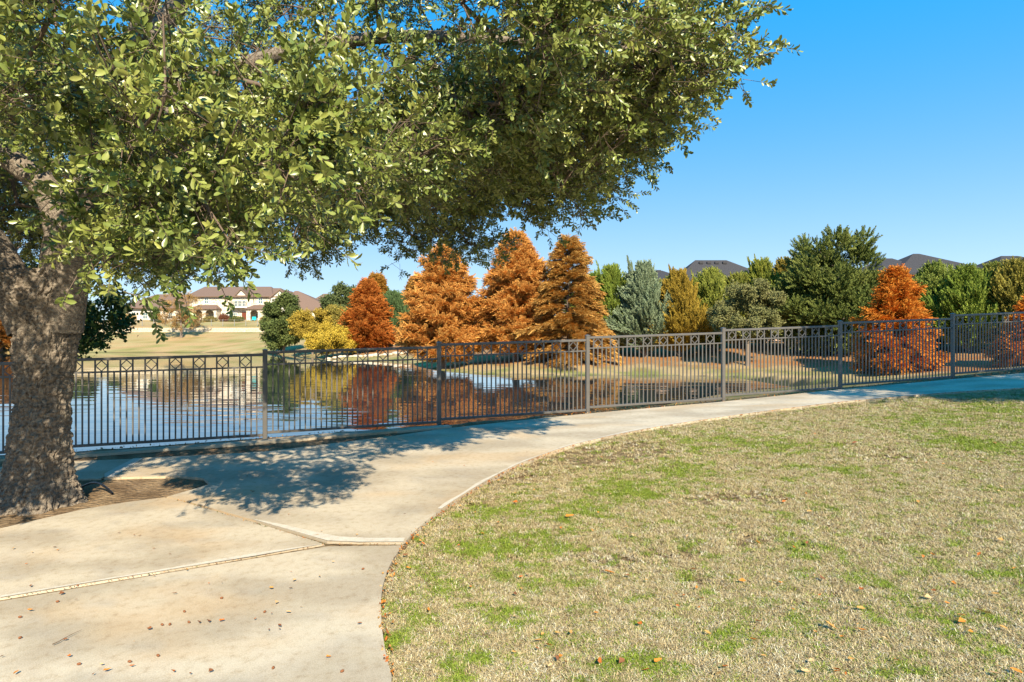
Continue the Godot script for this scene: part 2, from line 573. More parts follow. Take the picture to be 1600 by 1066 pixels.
	put("fence_bed", drape(polyline([[-300, 733], [0, 712], [110, 707], [250, 697], [400, 686], [520, 677], [690, 664], [720, 672], [690, 675], [620, 686], [520, 698], [420, 711], [222, 722], [113, 726], [0, 735], [-300, 757]]), 0.004, 0.2, 0.0, dirt), M.soil, beds)

# ---------------------------------------------------------------- fence
func fence():
	var root := thing("metal_fence", "bronze-grey metal picket fence with a diamond row between path and lake", "fence")
	var tall_h := 0.0
	var pxs := [414, 686, 918, 1130, 1313, 1489]
	var posts := [F0 + FU * (-4.97), F0 + FU * (-2.48)]
	for px in pxs:
		var a: float = (px - 800.0) / F
		# ray x = a d meets F0 + FU s
		var s := (a * F0.y - F0.x) / (FU.x - a * FU.y)
		posts.append(F0 + FU * s)
	posts.append(posts[7] + FU * 2.5)
	posts.append(posts[7] + FU * 5.0)
	var H := 1.235
	var pick := begin(); bar(pick, Vector3(0, 0, 0), Vector3(0, 1, 0), 0.019, 0.019, Vector3.RIGHT)
	var pick_mesh := done(pick)
	var pst := begin()
	bar(pst, Vector3(0, -0.08, 0), Vector3(0, H + 0.005, 0), 0.062, 0.062, Vector3.RIGHT)
	var post_mesh := done(pst)
	var cst := begin()
	box(cst, Vector3(-0.036, H + 0.002, -0.036), Vector3(0.036, H + 0.014, 0.036))
	for k in 4:
		var c4 := [Vector3(-0.036, H + 0.014, -0.036), Vector3(0.036, H + 0.014, -0.036), Vector3(0.036, H + 0.014, 0.036), Vector3(-0.036, H + 0.014, 0.036)]
		tri(cst, c4[k], Vector3(0, H + 0.026, 0), c4[(k + 1) % 4])
	var cap_mesh := done(cst)
	var turn := Basis(Vector3.UP, atan2(FU.y, FU.x))
	for i in posts.size():
		var p: Vector2 = posts[i]
		var po := put("post", post_mesh, M.fence_paint, root, Transform3D(turn, V(p.x, G(p.x, p.y), p.y)))
		put("cap", cap_mesh, M.fence_paint, po)
		if i == posts.size() - 1: continue
		var e: Vector2 = posts[i + 1]
		var dir := (e - p).normalized()
		var a := p + dir * 0.033
		var b := e - dir * 0.033
		var rise := G(e.x, e.y) - G(p.x, p.y)
		# each panel runs a little flatter than the ground and steps up at its post
		var ya := G(p.x, p.y) + 0.02
		var yb := ya + rise * 0.62
		var lo := V(a.x, ya, a.y); var hi := V(b.x, yb, b.y)
		var up := func(h: float, t: float) -> Vector3: return lo.lerp(hi, t) + Vector3.UP * h
		var st := begin()
		bar(st, up.call(H - 0.045, 0.0), up.call(H - 0.045, 1.0), 0.042, 0.038)
		bar(st, up.call(H - 0.215, 0.0), up.call(H - 0.215, 1.0), 0.026, 0.022)
		bar(st, up.call(0.075, 0.0), up.call(0.075, 1.0), 0.042, 0.036)
		var panel := put("panel", done(st), M.fence_paint, root)
		var n := 32
		for k in n:
			var t := (k + 0.97) / (n + 1.0)
			var topy := (H - 0.06) if k % 2 == 0 else (H - 0.222)
			var q: Vector3 = up.call(0.085, t)
			put("picket", pick_mesh, M.fence_paint, panel, Transform3D(turn * Basis.from_scale(Vector3(1, topy - 0.085, 1)), q))
		var unit := (hi - lo) / (n + 1.0)
		var dst := begin()
		var R := unit.length() * 0.93
		var ux := unit.normalized()
		var pts := [ux * R, Vector3.UP * 0.069, -ux * R, Vector3.DOWN * 0.069]
		for k in 4: bar(dst, pts[k], pts[(k + 1) % 4], 0.012, 0.009, Vector3(FN.x, 0, -FN.y))
		var dmesh := done(dst)
		for k in range(1, n, 4):
			put("diamond", dmesh, M.fence_paint, panel, Transform3D(Basis.IDENTITY, up.call(H - 0.134, (k + 0.97) / (n + 1.0))))

# ---------------------------------------------------------------- the oak
func leaf_faces(st: SurfaceTool, xf: Transform3D, l: float, w: float, curl: float, col: Color):
	# an obovate leaf along +z of xf, folded a little along its midrib and curled
	st.set_color(col)
	var rows := []
	for s in [[0.0, 0.0], [0.3, 0.62], [0.62, 1.0], [0.86, 0.72], [1.0, 0.0]]:
		var t: float = s[0]
		var hw: float = s[1] * w * 0.5
		var y := -curl * t * t * l
		rows.append([xf * Vector3(-hw, y + hw * 0.35, t * l), xf * Vector3(0, y, t * l), xf * Vector3(hw, y + hw * 0.35, t * l)])
	for i in 4:
		var a: Array = rows[i]; var b: Array = rows[i + 1]
		if i == 0:
			tri(st, a[1], b[0], b[1]); tri(st, a[1], b[1], b[2])
		elif i == 3:
			tri(st, a[0], b[1], a[1]); tri(st, a[1], b[1], a[2])
		else:
			quad(st, a[0], b[0], b[1], a[1]); quad(st, a[1], b[1], b[2], a[2])

func look(dir: Vector3, roll: float) -> Basis:
	var f := dir.normalized()
	var h := Vector3.UP if absf(f.y) < 0.95 else Vector3.RIGHT
	return Basis.looking_at(-f, h) * Basis(Vector3.BACK, roll)

func rand_dir() -> Vector3:
	var z := rng.randf_range(-1, 1)
	var a := rng.randf() * TAU
	var r := sqrt(1.0 - z * z)
	return Vector3(r * cos(a), z, r * sin(a))

func sprig_layout(n: int, l: float) -> Array:
	# leaves along a twig that runs to +z: [transform, length, width, curl]
	var out := []
	for i in n:
		var t := 0.25 + 0.75 * float(i) / (n - 1)
		var a := i * 2.4 + rng.randf_range(-0.4, 0.4)
		var open := lerpf(1.15, 0.55, t) + rng.randf_range(-0.25, 0.25)
		if i >= n - 4: open = rng.randf_range(0.7, 1.2)
		var dir := Vector3(cos(a) * sin(open), sin(a) * sin(open), cos(open))
		var size := l * rng.randf_range(0.7, 1.15)
		out.append([Transform3D(look(dir, rng.randf_range(-0.7, 0.7)), Vector3(0, 0, t * 0.15)), size, size * rng.randf_range(0.36, 0.48), rng.randf_range(-0.05, 0.35)])
	return out

func bark_tube(pts: Array, radii: Array, sides: int, step: float, amp: float, flare := 0.0, close := false) -> ArrayMesh:
	var curve := Curve3D.new()
	for i in pts.size():
		var h := Vector3.ZERO
		if i > 0 and i < pts.size() - 1: h = (pts[i + 1] - pts[i - 1]) * 0.18
		curve.add_point(pts[i], -h, h)
	var lens := []
	for p in pts: lens.append(curve.get_closest_offset(p))
	var L := curve.get_baked_length()
	var n := int(L / step) + 2
	var plates := noise(1.0, 1, 77, FastNoiseLite.TYPE_CELLULAR)
	plates.cellular_return_type = FastNoiseLite.RETURN_DISTANCE2_SUB
	plates.cellular_jitter = 1.0
	var rough := noise(1.0, 3, 79)
	var lump := noise(1.0, 2, 78)
	var st := begin(true)
	var ref := Vector3(1, 0, 0.2)
	for j in n:
		var o := minf(L, j * L / (n - 1))
		var c := curve.sample_baked(o, true)
		var f := (curve.sample_baked(minf(o + 0.03, L), true) - curve.sample_baked(maxf(o - 0.03, 0), true)).normalized()
		var u := (ref - f * ref.dot(f)).normalized()
		var v := f.cross(u)
		ref = u
		var r: float = radii[radii.size() - 1]
		for i in radii.size() - 1:
			if o >= lens[i] and o <= lens[i + 1]:
				r = lerpf(radii[i], radii[i + 1], smoothstep(0.0, 1.0, (o - lens[i]) / maxf(0.001, lens[i + 1] - lens[i])))
				break
		if close and j == n - 1: r *= 0.05
		elif close and j == n - 2: r *= 0.7
		for i in sides + 1:
			var a := TAU * (i % sides) / sides
			var out := u * cos(a) + v * sin(a)
			var rr := r
			if flare > 0.0:
				var k := exp(-o / 0.2)
				rr += flare * k * (0.35 + 0.65 * pow(absf(sin(a * 2.5 + 0.6)), 2.0) * (0.7 + 0.5 * sin(a + 1.0))) + 0.05 * k * lump.get_noise_3d(c.x * 5.0 + out.x * 2.0, o * 4.0, c.z * 5.0 + out.z * 2.0)
			var p := c + out * rr
			var wv := 0.05 * rough.get_noise_3d(p.x * 5.0, p.y * 5.0, p.z * 5.0)
			var g := clampf((plates.get_noise_3d((p.x + wv) * 20.0, p.y * 3.6 + wv * 20.0, (p.z - wv) * 20.0) + 1.0) / 0.42, 0.0, 1.0)
			var g2 := clampf((plates.get_noise_3d((p.x - wv) * 40.0, p.y * 13.0, (p.z + wv) * 40.0) + 1.0) / 0.5, 0.0, 1.0)
			p += out * (amp * (0.75 * (g - 0.6) + 0.25 * (g2 - 0.6) + 0.3 * rough.get_noise_3d(p.x * 30.0, p.y * 18.0, p.z * 30.0)) + amp * 0.45 * lump.get_noise_3d(p.x * 3.0, p.y * 2.5, p.z * 3.0))
			st.add_vertex(p)
	for j in n - 1:
		for i in sides:
			var a := j * (sides + 1) + i
			st.add_index(a); st.add_index(a + 1); st.add_index(a + sides + 2)
			st.add_index(a); st.add_index(a + sides + 2); st.add_index(a + sides + 1)
	return done(st)

func grow(nodes: PackedVector3Array, par: PackedInt32Array, targets: Array, seg: float, arch: float) -> Array:
	# joins every target to the nearest point of the branches so far; returns [nodes, parents, target nodes]
	var ends := []
	for t in targets:
		var best := 0
		var bd := 1e9
		for i in nodes.size():
			var dd := nodes[i].distance_squared_to(t)
			if dd < bd: bd = dd; best = i
		var a := nodes[best]
		var L := sqrt(bd)
		var n := maxi(1, int(L / seg))
		var prev := best
		var side := rand_dir() * L * 0.12
		for k in range(1, n + 1):
			var s := float(k) / n
			nodes.append(a.lerp(t, s) + side * sin(s * PI) + Vector3.UP * arch * L * sin(s * PI))
			par.append(prev)
			prev = nodes.size() - 1
		ends.append(prev)
	return [nodes, par, ends]

func branch_mesh(nodes: PackedVector3Array, par: PackedInt32Array, from: int, tip: float, most: float) -> ArrayMesh:
	var r2 := PackedFloat32Array()
	r2.resize(nodes.size())
	for i in range(nodes.size() - 1, -1, -1):
		if r2[i] == 0.0: r2[i] = tip * tip
		if par[i] >= 0: r2[par[i]] += r2[i] * 0.8
	var st := begin(true)
	for i in range(from, nodes.size()):
		if par[i] < 0: continue
		var ra := minf(most, sqrt(r2[par[i]])); var rb := minf(most, sqrt(r2[i]))
		ra = minf(ra, rb * 1.5)
		cone(st, nodes[par[i]], nodes[i], ra, rb, 7 if rb > 0.02 else 5)
	return done(st)

func oak_low(x: float, d: float) -> float:
	var c := [[-2.5, 4.3, 2.0], [-1.45, 3.6, 2.08], [-2.0, 3.6, 2.02], [-2.6, 3.6, 2.3], [-3.3, 4.8, 2.85], [-4.2, 5.0, 3.0], [-1.2, 4.2, 2.45], [-2.0, 8.2, 2.72], [-1.4, 8.6, 2.68], [-0.4, 7.5, 3.02], [0.35, 6.5, 3.25], [0.85, 6.0, 3.35], [1.3, 5.5, 3.55], [1.7, 4.95, 3.65], [0.0, 4.0, 3.2], [0.6, 4.2, 3.4], [-0.5, 3.9, 2.75], [-4.2, 6.1, 3.2], [-6.0, 6.0, 2.9], [-3.0, 9.2, 2.8], [-5.0, 8.6, 2.6], [-3.0, 7.0, 3.1], [-1.5, 5.9, 3.1], [-7.5, 6.3, 2.6], [-3.6, 3.3, 2.0], [-4.2, 3.7, 2.1], [-5.0, 4.2, 2.2], [-3.1, 3.2, 2.0], [-6.0, 4.6, 2.3]]
	var s := 0.0
	var w := 0.0
	for p in c:
		var k: float = 1.0 / (0.03 + pow((x - p[0]) * (x - p[0]) + (d - p[1]) * (d - p[1]), 1.5))
		s += k * p[2]; w += k
	return s / w

func oak():
	rng.seed = 4242
	var base := foot(57, 797)
	var root := thing("oak_tree", "large evergreen oak with furrowed trunk and wide crown overhanging the path", "tree", V(base.x, G(base.x, base.y), base.y))
	var o := root.position
	var loc := func(x: float, y: float, d: float) -> Vector3: return V(x, y, d) - o
	var f := V(-4.1, 2.1, 6.05)
	put("trunk", bark_tube([loc.call(-4.29, o.y - 0.12, 6.12), loc.call(-4.275, 0.12, 6.12), loc.call(-4.25, 0.43, 6.1), loc.call(-4.19, 1.1, 6.08), loc.call(-4.18, 1.6, 6.08), loc.call(-4.2, 1.95, 6.08), loc.call(-4.2, 2.14, 6.08)], [0.29, 0.262, 0.237, 0.212, 0.245, 0.3, 0.27], 260, 0.011, 0.045, 0.3, true), M.bark, root)
	var limbs := [
		[[[-4.32, 1.6, 6.1], [-4.52, 2.1, 6.05], [-4.8, 2.55, 5.95], [-5.6, 3.2, 5.6], [-6.8, 4.0, 5.1]], [0.18, 0.175, 0.16, 0.11, 0.05]],
		[[[-4.08, 1.6, 6.1], [-3.99, 2.1, 6.06], [-3.9, 2.5, 6.0], [-3.75, 3.0, 6.05], [-3.5, 3.9, 6.15], [-2.9, 4.9, 6.3], [-2.5, 5.9, 6.4]], [0.2, 0.2, 0.175, 0.14, 0.11, 0.075, 0.03]],
		[[[-3.95, 2.35, 6.0], [-4.07, 2.8, 5.98], [-4.4, 3.1, 5.93], [-5.0, 3.5, 5.75], [-5.8, 4.4, 5.4]], [0.14, 0.12, 0.1, 0.075, 0.03]],
		[[[-3.75, 3.0, 6.05], [-3.2, 3.5, 5.95], [-2.3, 3.85, 5.8], [-1.1, 4.0, 5.6], [0.2, 3.85, 5.35], [1.15, 3.65, 5.05]], [0.1, 0.085, 0.07, 0.05, 0.034, 0.012]],
		[[[-3.6, 3.5, 6.1], [-3.2, 3.8, 6.8], [-2.4, 3.7, 7.7], [-1.4, 3.2, 8.3]], [0.09, 0.075, 0.05, 0.014]],
		[[[-3.75, 3.05, 6.05], [-3.3, 3.45, 5.3], [-2.6, 3.3, 4.6], [-1.9, 2.7, 4.0]], [0.085, 0.06, 0.038, 0.012]],
		[[[-3.55, 3.8, 6.1], [-2.2, 4.9, 5.0], [-0.9, 5.2, 4.4]], [0.08, 0.05, 0.014]],
		[[[-2.4, 3.85, 5.8], [-1.2, 3.6, 6.6], [0.0, 3.1, 6.8]], [0.045, 0.03, 0.012]]]
	var nodes := PackedVector3Array()
	var par := PackedInt32Array()
	for l in limbs:
		var pts := []
		for p in l[0]: pts.append(V(p[0], p[1], p[2]) - o)
		put("limb", bark_tube(pts, l[1], 40 if l[1][0] > 0.13 else 16, 0.03 if l[1][0] > 0.13 else 0.06, 0.012 if l[1][0] > 0.13 else 0.005), M.bark, root)
		for i in range(1 if l[1][0] < 0.13 else 3, pts.size()):
			if i < 1: continue
			for k in 4:
				nodes.append(pts[i - 1].lerp(pts[i], k / 4.0)); par.append(-1)
		nodes.append(pts[pts.size() - 1]); par.append(-1)
	var limb_nodes := nodes.size()
	# ends of the boughs, spread through the crown, thickest near its skin
	var targets := []
	var gaps := noise(0.55, 2, 301)
	var tries := 0
	while targets.size() < 680 and tries < 20000:
		tries += 1
		var a := rng.randf() * TAU
		var r := pow(rng.randf(), 0.42)
		var x := -3.35 + 4.7 * r * cos(a)
		var d := 6.3 + 3.65 * r * sin(a)
		if x < -6.2 and rng.randf() < 0.4: continue
		var lo := oak_low(x, d)
		var hi := lo + 0.4 + 4.4 * pow(maxf(0.0, 1.0 - r * r), 0.8)
		var y := lo
		var q := rng.randf()
		if q < 0.5: y = lo + pow(rng.randf(), 1.5) * minf(0.9, hi - lo)
		elif q < 0.75: y = hi - pow(rng.randf(), 1.6) * minf(1.2, hi - lo)
		elif q < 0.87: y = lerpf(lo, hi, rng.randf())
		else: continue
		var p := V(x, y, d)
		if Vector2(x, d).length() < 3.3: continue
		if gaps.get_noise_3d(p.x, p.y * 1.3, p.z) < -0.03: continue
		# the space round the trunk and the fork stays open towards the path
		if Vector2(x + 4.2, d - 6.0).length() < 1.0 and y < 3.0: continue
		if x / d > -0.9 and x / d < -0.62 and d < 6.6 and y < 1.95 + 0.25 * d: continue
		targets.append(p - o)
	for p in [[1.2, 3.45, 5.0], [1.4, 3.55, 4.95], [1.5, 3.72, 4.95], [1.35, 3.85, 5.0], [1.1, 3.3, 5.3], [0.95, 3.2, 5.4], [0.7, 3.0, 5.8], [0.45, 2.9, 6.2], [1.0, 3.6, 4.7], [1.2, 4.0, 5.2]]: targets.append(V(p[0], p[1], p[2]) - o)
	targets.sort_custom(func(p, q): return p.distance_squared_to(f - o) < q.distance_squared_to(f - o))
	var g := grow(nodes, par, targets, 0.22, 0.06)
	nodes = g[0]; par = g[1]
	var ends: Array = g[2]
	var sub := []
	for e in ends:
		for k in 3: sub.append(nodes[e] + rand_dir() * rng.randf_range(0.15, 0.38))
	# twigs beyond the bough ends
	for i in sub.size():
		nodes.append(sub[i]); par.append(ends[i / 3])
	# shoots that stick out of the crown
	var shoots := []
	for e in ends:
		var q := (nodes[e] - (V(-3.35, 3.4, 6.3) - o)) / Vector3(4.7, 3.6, 3.65)
		if q.length() < 0.72 or rng.randf() < 0.45: continue
		var dir := (Vector3(q.x * 1.4, q.y * 0.5 + 0.1, q.z).normalized() + rand_dir() * 0.55).normalized()
		var prev: int = e
		for k in 4:
			nodes.append(nodes[prev] + (dir + Vector3.UP * 0.08 * k) * 0.13)
			par.append(prev)
			prev = nodes.size() - 1
			for m in 2: shoots.append([nodes[prev], dir])
	var br := put("branches", branch_mesh(nodes, par, limb_nodes, 0.0042, 0.05), M.twig, root)
	br.set_meta("kind", "stuff")
	# leaves
	var kinds := []
	var meshes := []
	for k in 4:
		var lay := sprig_layout(14, 0.051)
		kinds.append(lay)
		var st := begin(true)
		for l in lay: leaf_faces(st, l[0], l[1], l[2], l[3], Color.WHITE * rng.randf_range(0.85, 1.12))
		var am := done(st)
		am.surface_set_material(0, M.oak_leaf)
		var tw := begin(true)
		cone(tw, Vector3(0, 0, -0.12), Vector3(0, 0.004, 0.06), 0.0024, 0.0018, 4)
		cone(tw, Vector3(0, 0.004, 0.06), Vector3(0, 0, 0.155), 0.0018, 0.001, 4)
		tw.generate_normals()
		tw.commit(am)
		am.surface_set_material(1, M.twig)
		meshes.append(am)
	var centre := V(-3.5, 3.6, 6.2) - o
	var all := []
	var eye := Vector3(0, EYE, 0) - o
	for i in ends.size():
		var c: Vector3 = nodes[ends[i]]
		var hub := [c, sub[i * 3], sub[i * 3 + 1], sub[i * 3 + 2]]
		var tone := rng.randf()
		for k in 48:
			var h: Vector3 = hub[k % 4]
			var off := rand_dir() * pow(rng.randf(), 0.6) * 0.21
			var p := h + off
			var w := p + o
			if Vector2(w.x, -w.z).length() < 2.9: continue
			var dir := (off.normalized() * 0.8 + (p - centre).normalized() * 0.7 + rand_dir() * 0.6 + Vector3.UP * 0.15)
			var col := Color(0.175, 0.225, 0.042).lerp(Color(0.335, 0.345, 0.085), pow(rng.randf(), 1.4)).lerp(Color(0.1, 0.15, 0.036), tone * 0.5)
			all.append([p.distance_squared_to(eye), Transform3D(look(dir, rng.randf() * TAU).scaled(Vector3.ONE * rng.randf_range(0.8, 1.15)), p), col, rng.randi() % 4])
	for sh in shoots:
		var p: Vector3 = sh[0] + rand_dir() * 0.05
		var w := p + o
		if Vector2(w.x, -w.z).length() < 2.9: continue
		var col := Color(0.175, 0.225, 0.042).lerp(Color(0.335, 0.345, 0.085), pow(rng.randf(), 1.2))
		all.append([p.distance_squared_to(eye), Transform3D(look(sh[1] + rand_dir() * 0.7, rng.randf() * TAU).scaled(Vector3.ONE * rng.randf_range(0.75, 1.05)), p), col, rng.randi() % 4])
	# the leaves that show largest are parts of their own
	var seen := all.filter(func(s):
		var w: Vector3 = s[1].origin + o - Vector3(0, EYE, 0)
		return absf(w.x / -w.z) < 0.72 and absf(w.y / -w.z) < 0.48)
	seen.sort_custom(func(p, q): return p[0] < q[0])
	var single := {}
	var leaf_meshes := []
	for k in 5:
		var st := begin(true)
		var c := Color(0.175, 0.225, 0.042).lerp(Color(0.33, 0.34, 0.083), k * 0.2)
		leaf_faces(st, Transform3D.IDENTITY, 0.051, 0.051 * 0.42, 0.06 * k, c)
		leaf_meshes.append(done(st))
	for i in 21:
		var s: Array = seen[i]
		single[s] = true
		for l in kinds[s[3]]:
			var x: Transform3D = s[1] * l[0]
			x = x * Transform3D(Basis.from_scale(Vector3.ONE * (l[1] / 0.051)), Vector3.ZERO)
			put("leaf", leaf_meshes[rng.randi() % 5], M.oak_leaf, root, x)
	for k in 4:
		var xfs := []
		var cols := []
		for s in all:
			if s[3] == k and not (s[0] < seen[21][0] and single.has(s)):
				xfs.append(s[1]); cols.append(s[2])
		var cr := scatter("crown", meshes[k], null, xfs, cols, root)
		cr.set_meta("kind", "stuff")
	# roots that break the soil, and a drip hose
	var hose := begin(true)
	var prev := Vector3.ZERO
	for i in 13:
		var t := i / 12.0
		var q := foot(lerpf(128, 176, t), lerpf(764, 775, t))
		var p := V(q.x, G(q.x, q.y) + 0.02 + 0.07 * sin(t * PI), q.y)
		if i > 0: cone(hose, prev, p, 0.011, 0.011, 8)
		prev = p
	tag(put("drip_hose", done(hose), M.hose), "thin black drip hose arching out of the soil beside the oak trunk", "hose")

# ---------------------------------------------------------------- other trees
func spray_meshes():
	if M.has("spray_cypress"): return
	# a drooping feather of needles; runs to +z
	for kind in ["cypress", "juniper", "oak"]:
		for v in 3:
			var st := begin(true)
			st.set_color(Color.WHITE)
			if kind == "cypress":
				for i in 36:
					var t := i / 36.0
					var c := Vector3(0, -0.1 * t * t, t * 0.5)
					var sd := 1.0 if i % 2 else -1.0
					var l := 0.19 * (1.0 - 0.5 * t) * rng.randf_range(0.7, 1.2)
					var dir := Vector3(sd * 0.9, rng.randf_range(-0.75, 0.15), 0.55).normalized() * l
					var wv := Vector3(rng.randf_range(-0.5, 0.5), 0.35, 1).normalized() * 0.024
					st.set_color(Color.WHITE * rng.randf_range(0.75, 1.15))
					quad(st, c - wv * 0.5, c + dir * 0.55 - wv * 0.8, c + dir, c + dir * 0.5 + wv)
			elif kind == "juniper":
				for i in 30:
					var t := i / 30.0
					var c := Vector3(0, 0.03 * sin(t * 3.0), t * 0.5)
					var a := i * 2.4
					var l := 0.17 * (1.0 - 0.6 * t) * rng.randf_range(0.7, 1.2)
					var dir := Vector3(cos(a) * 0.6, sin(a) * 0.6, 0.8).normalized() * l
					var wv := dir.cross(rand_dir()).normalized() * 0.026
					st.set_color(Color.WHITE * rng.randf_range(0.75, 1.15))
					quad(st, c - wv * 0.4, c + dir * 0.5 - wv, c + dir, c + dir * 0.5 + wv)
			else:
				for i in 24:
					var p := rand_dir() * pow(rng.randf(), 0.5) * 0.26
					st.set_color(Color.WHITE * rng.randf_range(0.75, 1.15))
					var b := look(rand_dir() + Vector3.UP * 0.3, rng.randf() * TAU)
					var l := rng.randf_range(0.08, 0.13)
					quad(st, p, p + b * Vector3(0.45 * l, 0.1 * l, 0.5 * l), p + b * Vector3(0, 0, l), p + b * Vector3(-0.45 * l, 0.1 * l, 0.5 * l))
			M["spray_" + kind + ("" if v == 0 else str(v))] = done(st)

func finish_tree(root: Node3D, wood: SurfaceTool, lists: Array, kind: String, limbs: SurfaceTool = null):
	put("trunk", done(wood), M.far_bark, root)
	if limbs: put("branches", done(limbs), M.far_bark, root).set_meta("kind", "stuff")
	for v in 3:
		var xfs := []
		var cols := []
		for i in range(v, lists.size(), 3):
			xfs.append(lists[i][0]); cols.append(lists[i][1])
		scatter("crown", M["spray_" + kind + ("" if v == 0 else str(v))], M.foliage, xfs, cols, root).set_meta("kind", "stuff")

func stem(st: SurfaceTool, h: float, r: float, lean := Vector3.ZERO):
	var n := 8
	for i in n:
		var a := float(i) / n
		var b := float(i + 1) / n
		var wob := func(t: float) -> Vector3: return Vector3(0.04 * sin(t * 9.0), 0, 0.04 * cos(t * 7.0)) * h * 0.1 + lean * t
		cone(st, Vector3.UP * (a * h - 0.15) + wob.call(a), Vector3.UP * (b * h - 0.15) + wob.call(b), r * (1.0 - a * 0.93) * (1.0 + 0.6 * exp(-a * 22.0)), r * (1.0 - b * 0.93) * (1.0 + 0.6 * exp(-b * 22.0)), 8)

func conifer(label: String, group: String, px: float, top: float, wide: float, d: float, base_y: float, o: Dictionary) -> Node3D:
	# px, top, wide: crown centre, top and half width in the photograph; d from where it stands
	var x := (px - 800.0) / F * d
	var y := T(x, d) if is_nan(base_y) else base_y
	var h := EYE + (533.0 - top) / F * d - y
	if o.has("wild"): h -= o.size * 0.32
	var R := wide / F * d
	var root := thing(o.get("called", "cypress_tree"), label, "tree", V(x, y, d), group)
	var wood := begin(true)
	var limbs := begin(true)
	stem(wood, h * 0.97, clampf(h * 0.02, 0.08, 0.22))
	var list := []
	var c0: Color = o.c0
	var c1: Color = o.c1
	var n: int = o.get("branches", 120)
	var low: float = o.get("low", 0.06)
	var droop: float = o.get("droop", 0.25)
	var size: float = o.get("size", 1.0)
	var dense: float = o.get("dense", 1.0)
	var lump := noise(0.8, 2, int(px))
	for i in n:
		var t := low + (1.0 - low) * pow((i + rng.randf() * 0.6) / n, o.get("bias", 1.0))
		var a := i * 2.39996 + rng.randf_range(-0.4, 0.4)
		# outline: widest about a quarter of the way up, pointed top
		var prof := minf(1.0, 0.62 + 1.9 * (t - low) / 0.3) if t < low + 0.2 and not o.has("wild") else 1.0
		prof *= pow(maxf(0.0, 1.0 - pow(t, o.get("taper", 1.35))), 0.82)
		var L := R * prof * (rng.randf_range(0.55, 1.25) if o.has("wild") else rng.randf_range(0.68, 1.12)) * (1.0 + 0.4 * lump.get_noise_2d(a * 1.2, t * 7.0)) + 0.12
		var rise: float = o.get("rise", 0.15) + 0.5 * t
		var dir := Vector3(cos(a), rise, sin(a)).normalized()
		var p0 := Vector3.UP * t * h * 0.97
		var side := Vector3(-sin(a), 0, cos(a))
		var bend := func(s: float) -> Vector3: return p0 + dir * L * s + Vector3.DOWN * droop * L * s * s
		if L > 0.5:
			for k in 3: cone(limbs, bend.call(k / 3.0), bend.call((k + 1) / 3.0), 0.035 * (1.05 - k / 3.0), 0.035 * (1.05 - (k + 1) / 3.0), 4)
		var m := int((9.0 + 17.0 * L) * dense)
		var tone := rng.randf()
		for k in m:
			var s := pow(rng.randf(), 0.55)
			if s < 0.16: s += 0.1
			var fan := rng.randf_range(-1, 1) * 0.42 * L * (1.0 - s * 0.75) * s + rng.randf_range(-0.1, 0.1)
			var p: Vector3 = bend.call(s) + side * fan + Vector3.UP * rng.randf_range(-0.1, 0.06)
			var dd := (dir + side * fan * 1.4 / maxf(0.4, L) + Vector3.DOWN * droop * 1.3 * s + rand_dir() * float(o.get("loose", 0.35)))
			if o.get("kind", "cypress") == "juniper": dd = dir * 0.75 + Vector3.UP * (0.75 if t > 0.08 else 0.1) + Vector3(-0.3, 0, 0) + rand_dir() * 0.4
			var c := c0.lerp(c1, clampf(tone * 0.5 + rng.randf() * 0.6, 0.0, 1.0))
			var grow_ := Basis.from_scale(Vector3(0.8, 0.8, 1.45) if o.has("wild") else Vector3.ONE)
			list.append([Transform3D(look(dd, rng.randf_range(-0.5, 0.5)) * grow_ * Basis.from_scale(Vector3.ONE * size * rng.randf_range(0.7, 1.2) * (1.0 - 0.4 * t if o.has("wild") else 1.0)), p), c])
	# side leaders give a juniper its ragged top
	for k in (13 if o.has("wild") else 0):
		var a := k * 2.4 + px
		var t := rng.randf_range(0.45, 0.78)
		var rr := R * rng.randf_range(0.35, 0.9) * (1.1 - t)
		var b0 := Vector3(cos(a) * rr, h * t * 0.92, sin(a) * rr)
		var up := rng.randf_range(0.26, 0.44) * h
		for m in 34:
			var s := rng.randf()
			var p := b0 + Vector3(-0.28 * s * up, s * up, 0) + rand_dir() * 0.2 * pow(1.05 - s, 1.3)
			list.append([Transform3D(look(Vector3(-0.3, 1.3, 0) + rand_dir() * 0.6 * (1.1 - s * 0.7), 0.0).scaled(Vector3.ONE * size * rng.randf_range(0.3, 0.55)), p), c0.lerp(c1, rng.randf())])
	# the leader
	for k in 14:
		var p := Vector3.UP * h * (0.9 + 0.085 * k / 14.0)
		list.append([Transform3D(look(Vector3.UP + rand_dir() * 0.6, 0.0).scaled(Vector3.ONE * size * 0.55), p), c0.lerp(c1, rng.randf())])
	finish_tree(root, wood, list, o.get("kind", "cypress"), limbs)
	return root

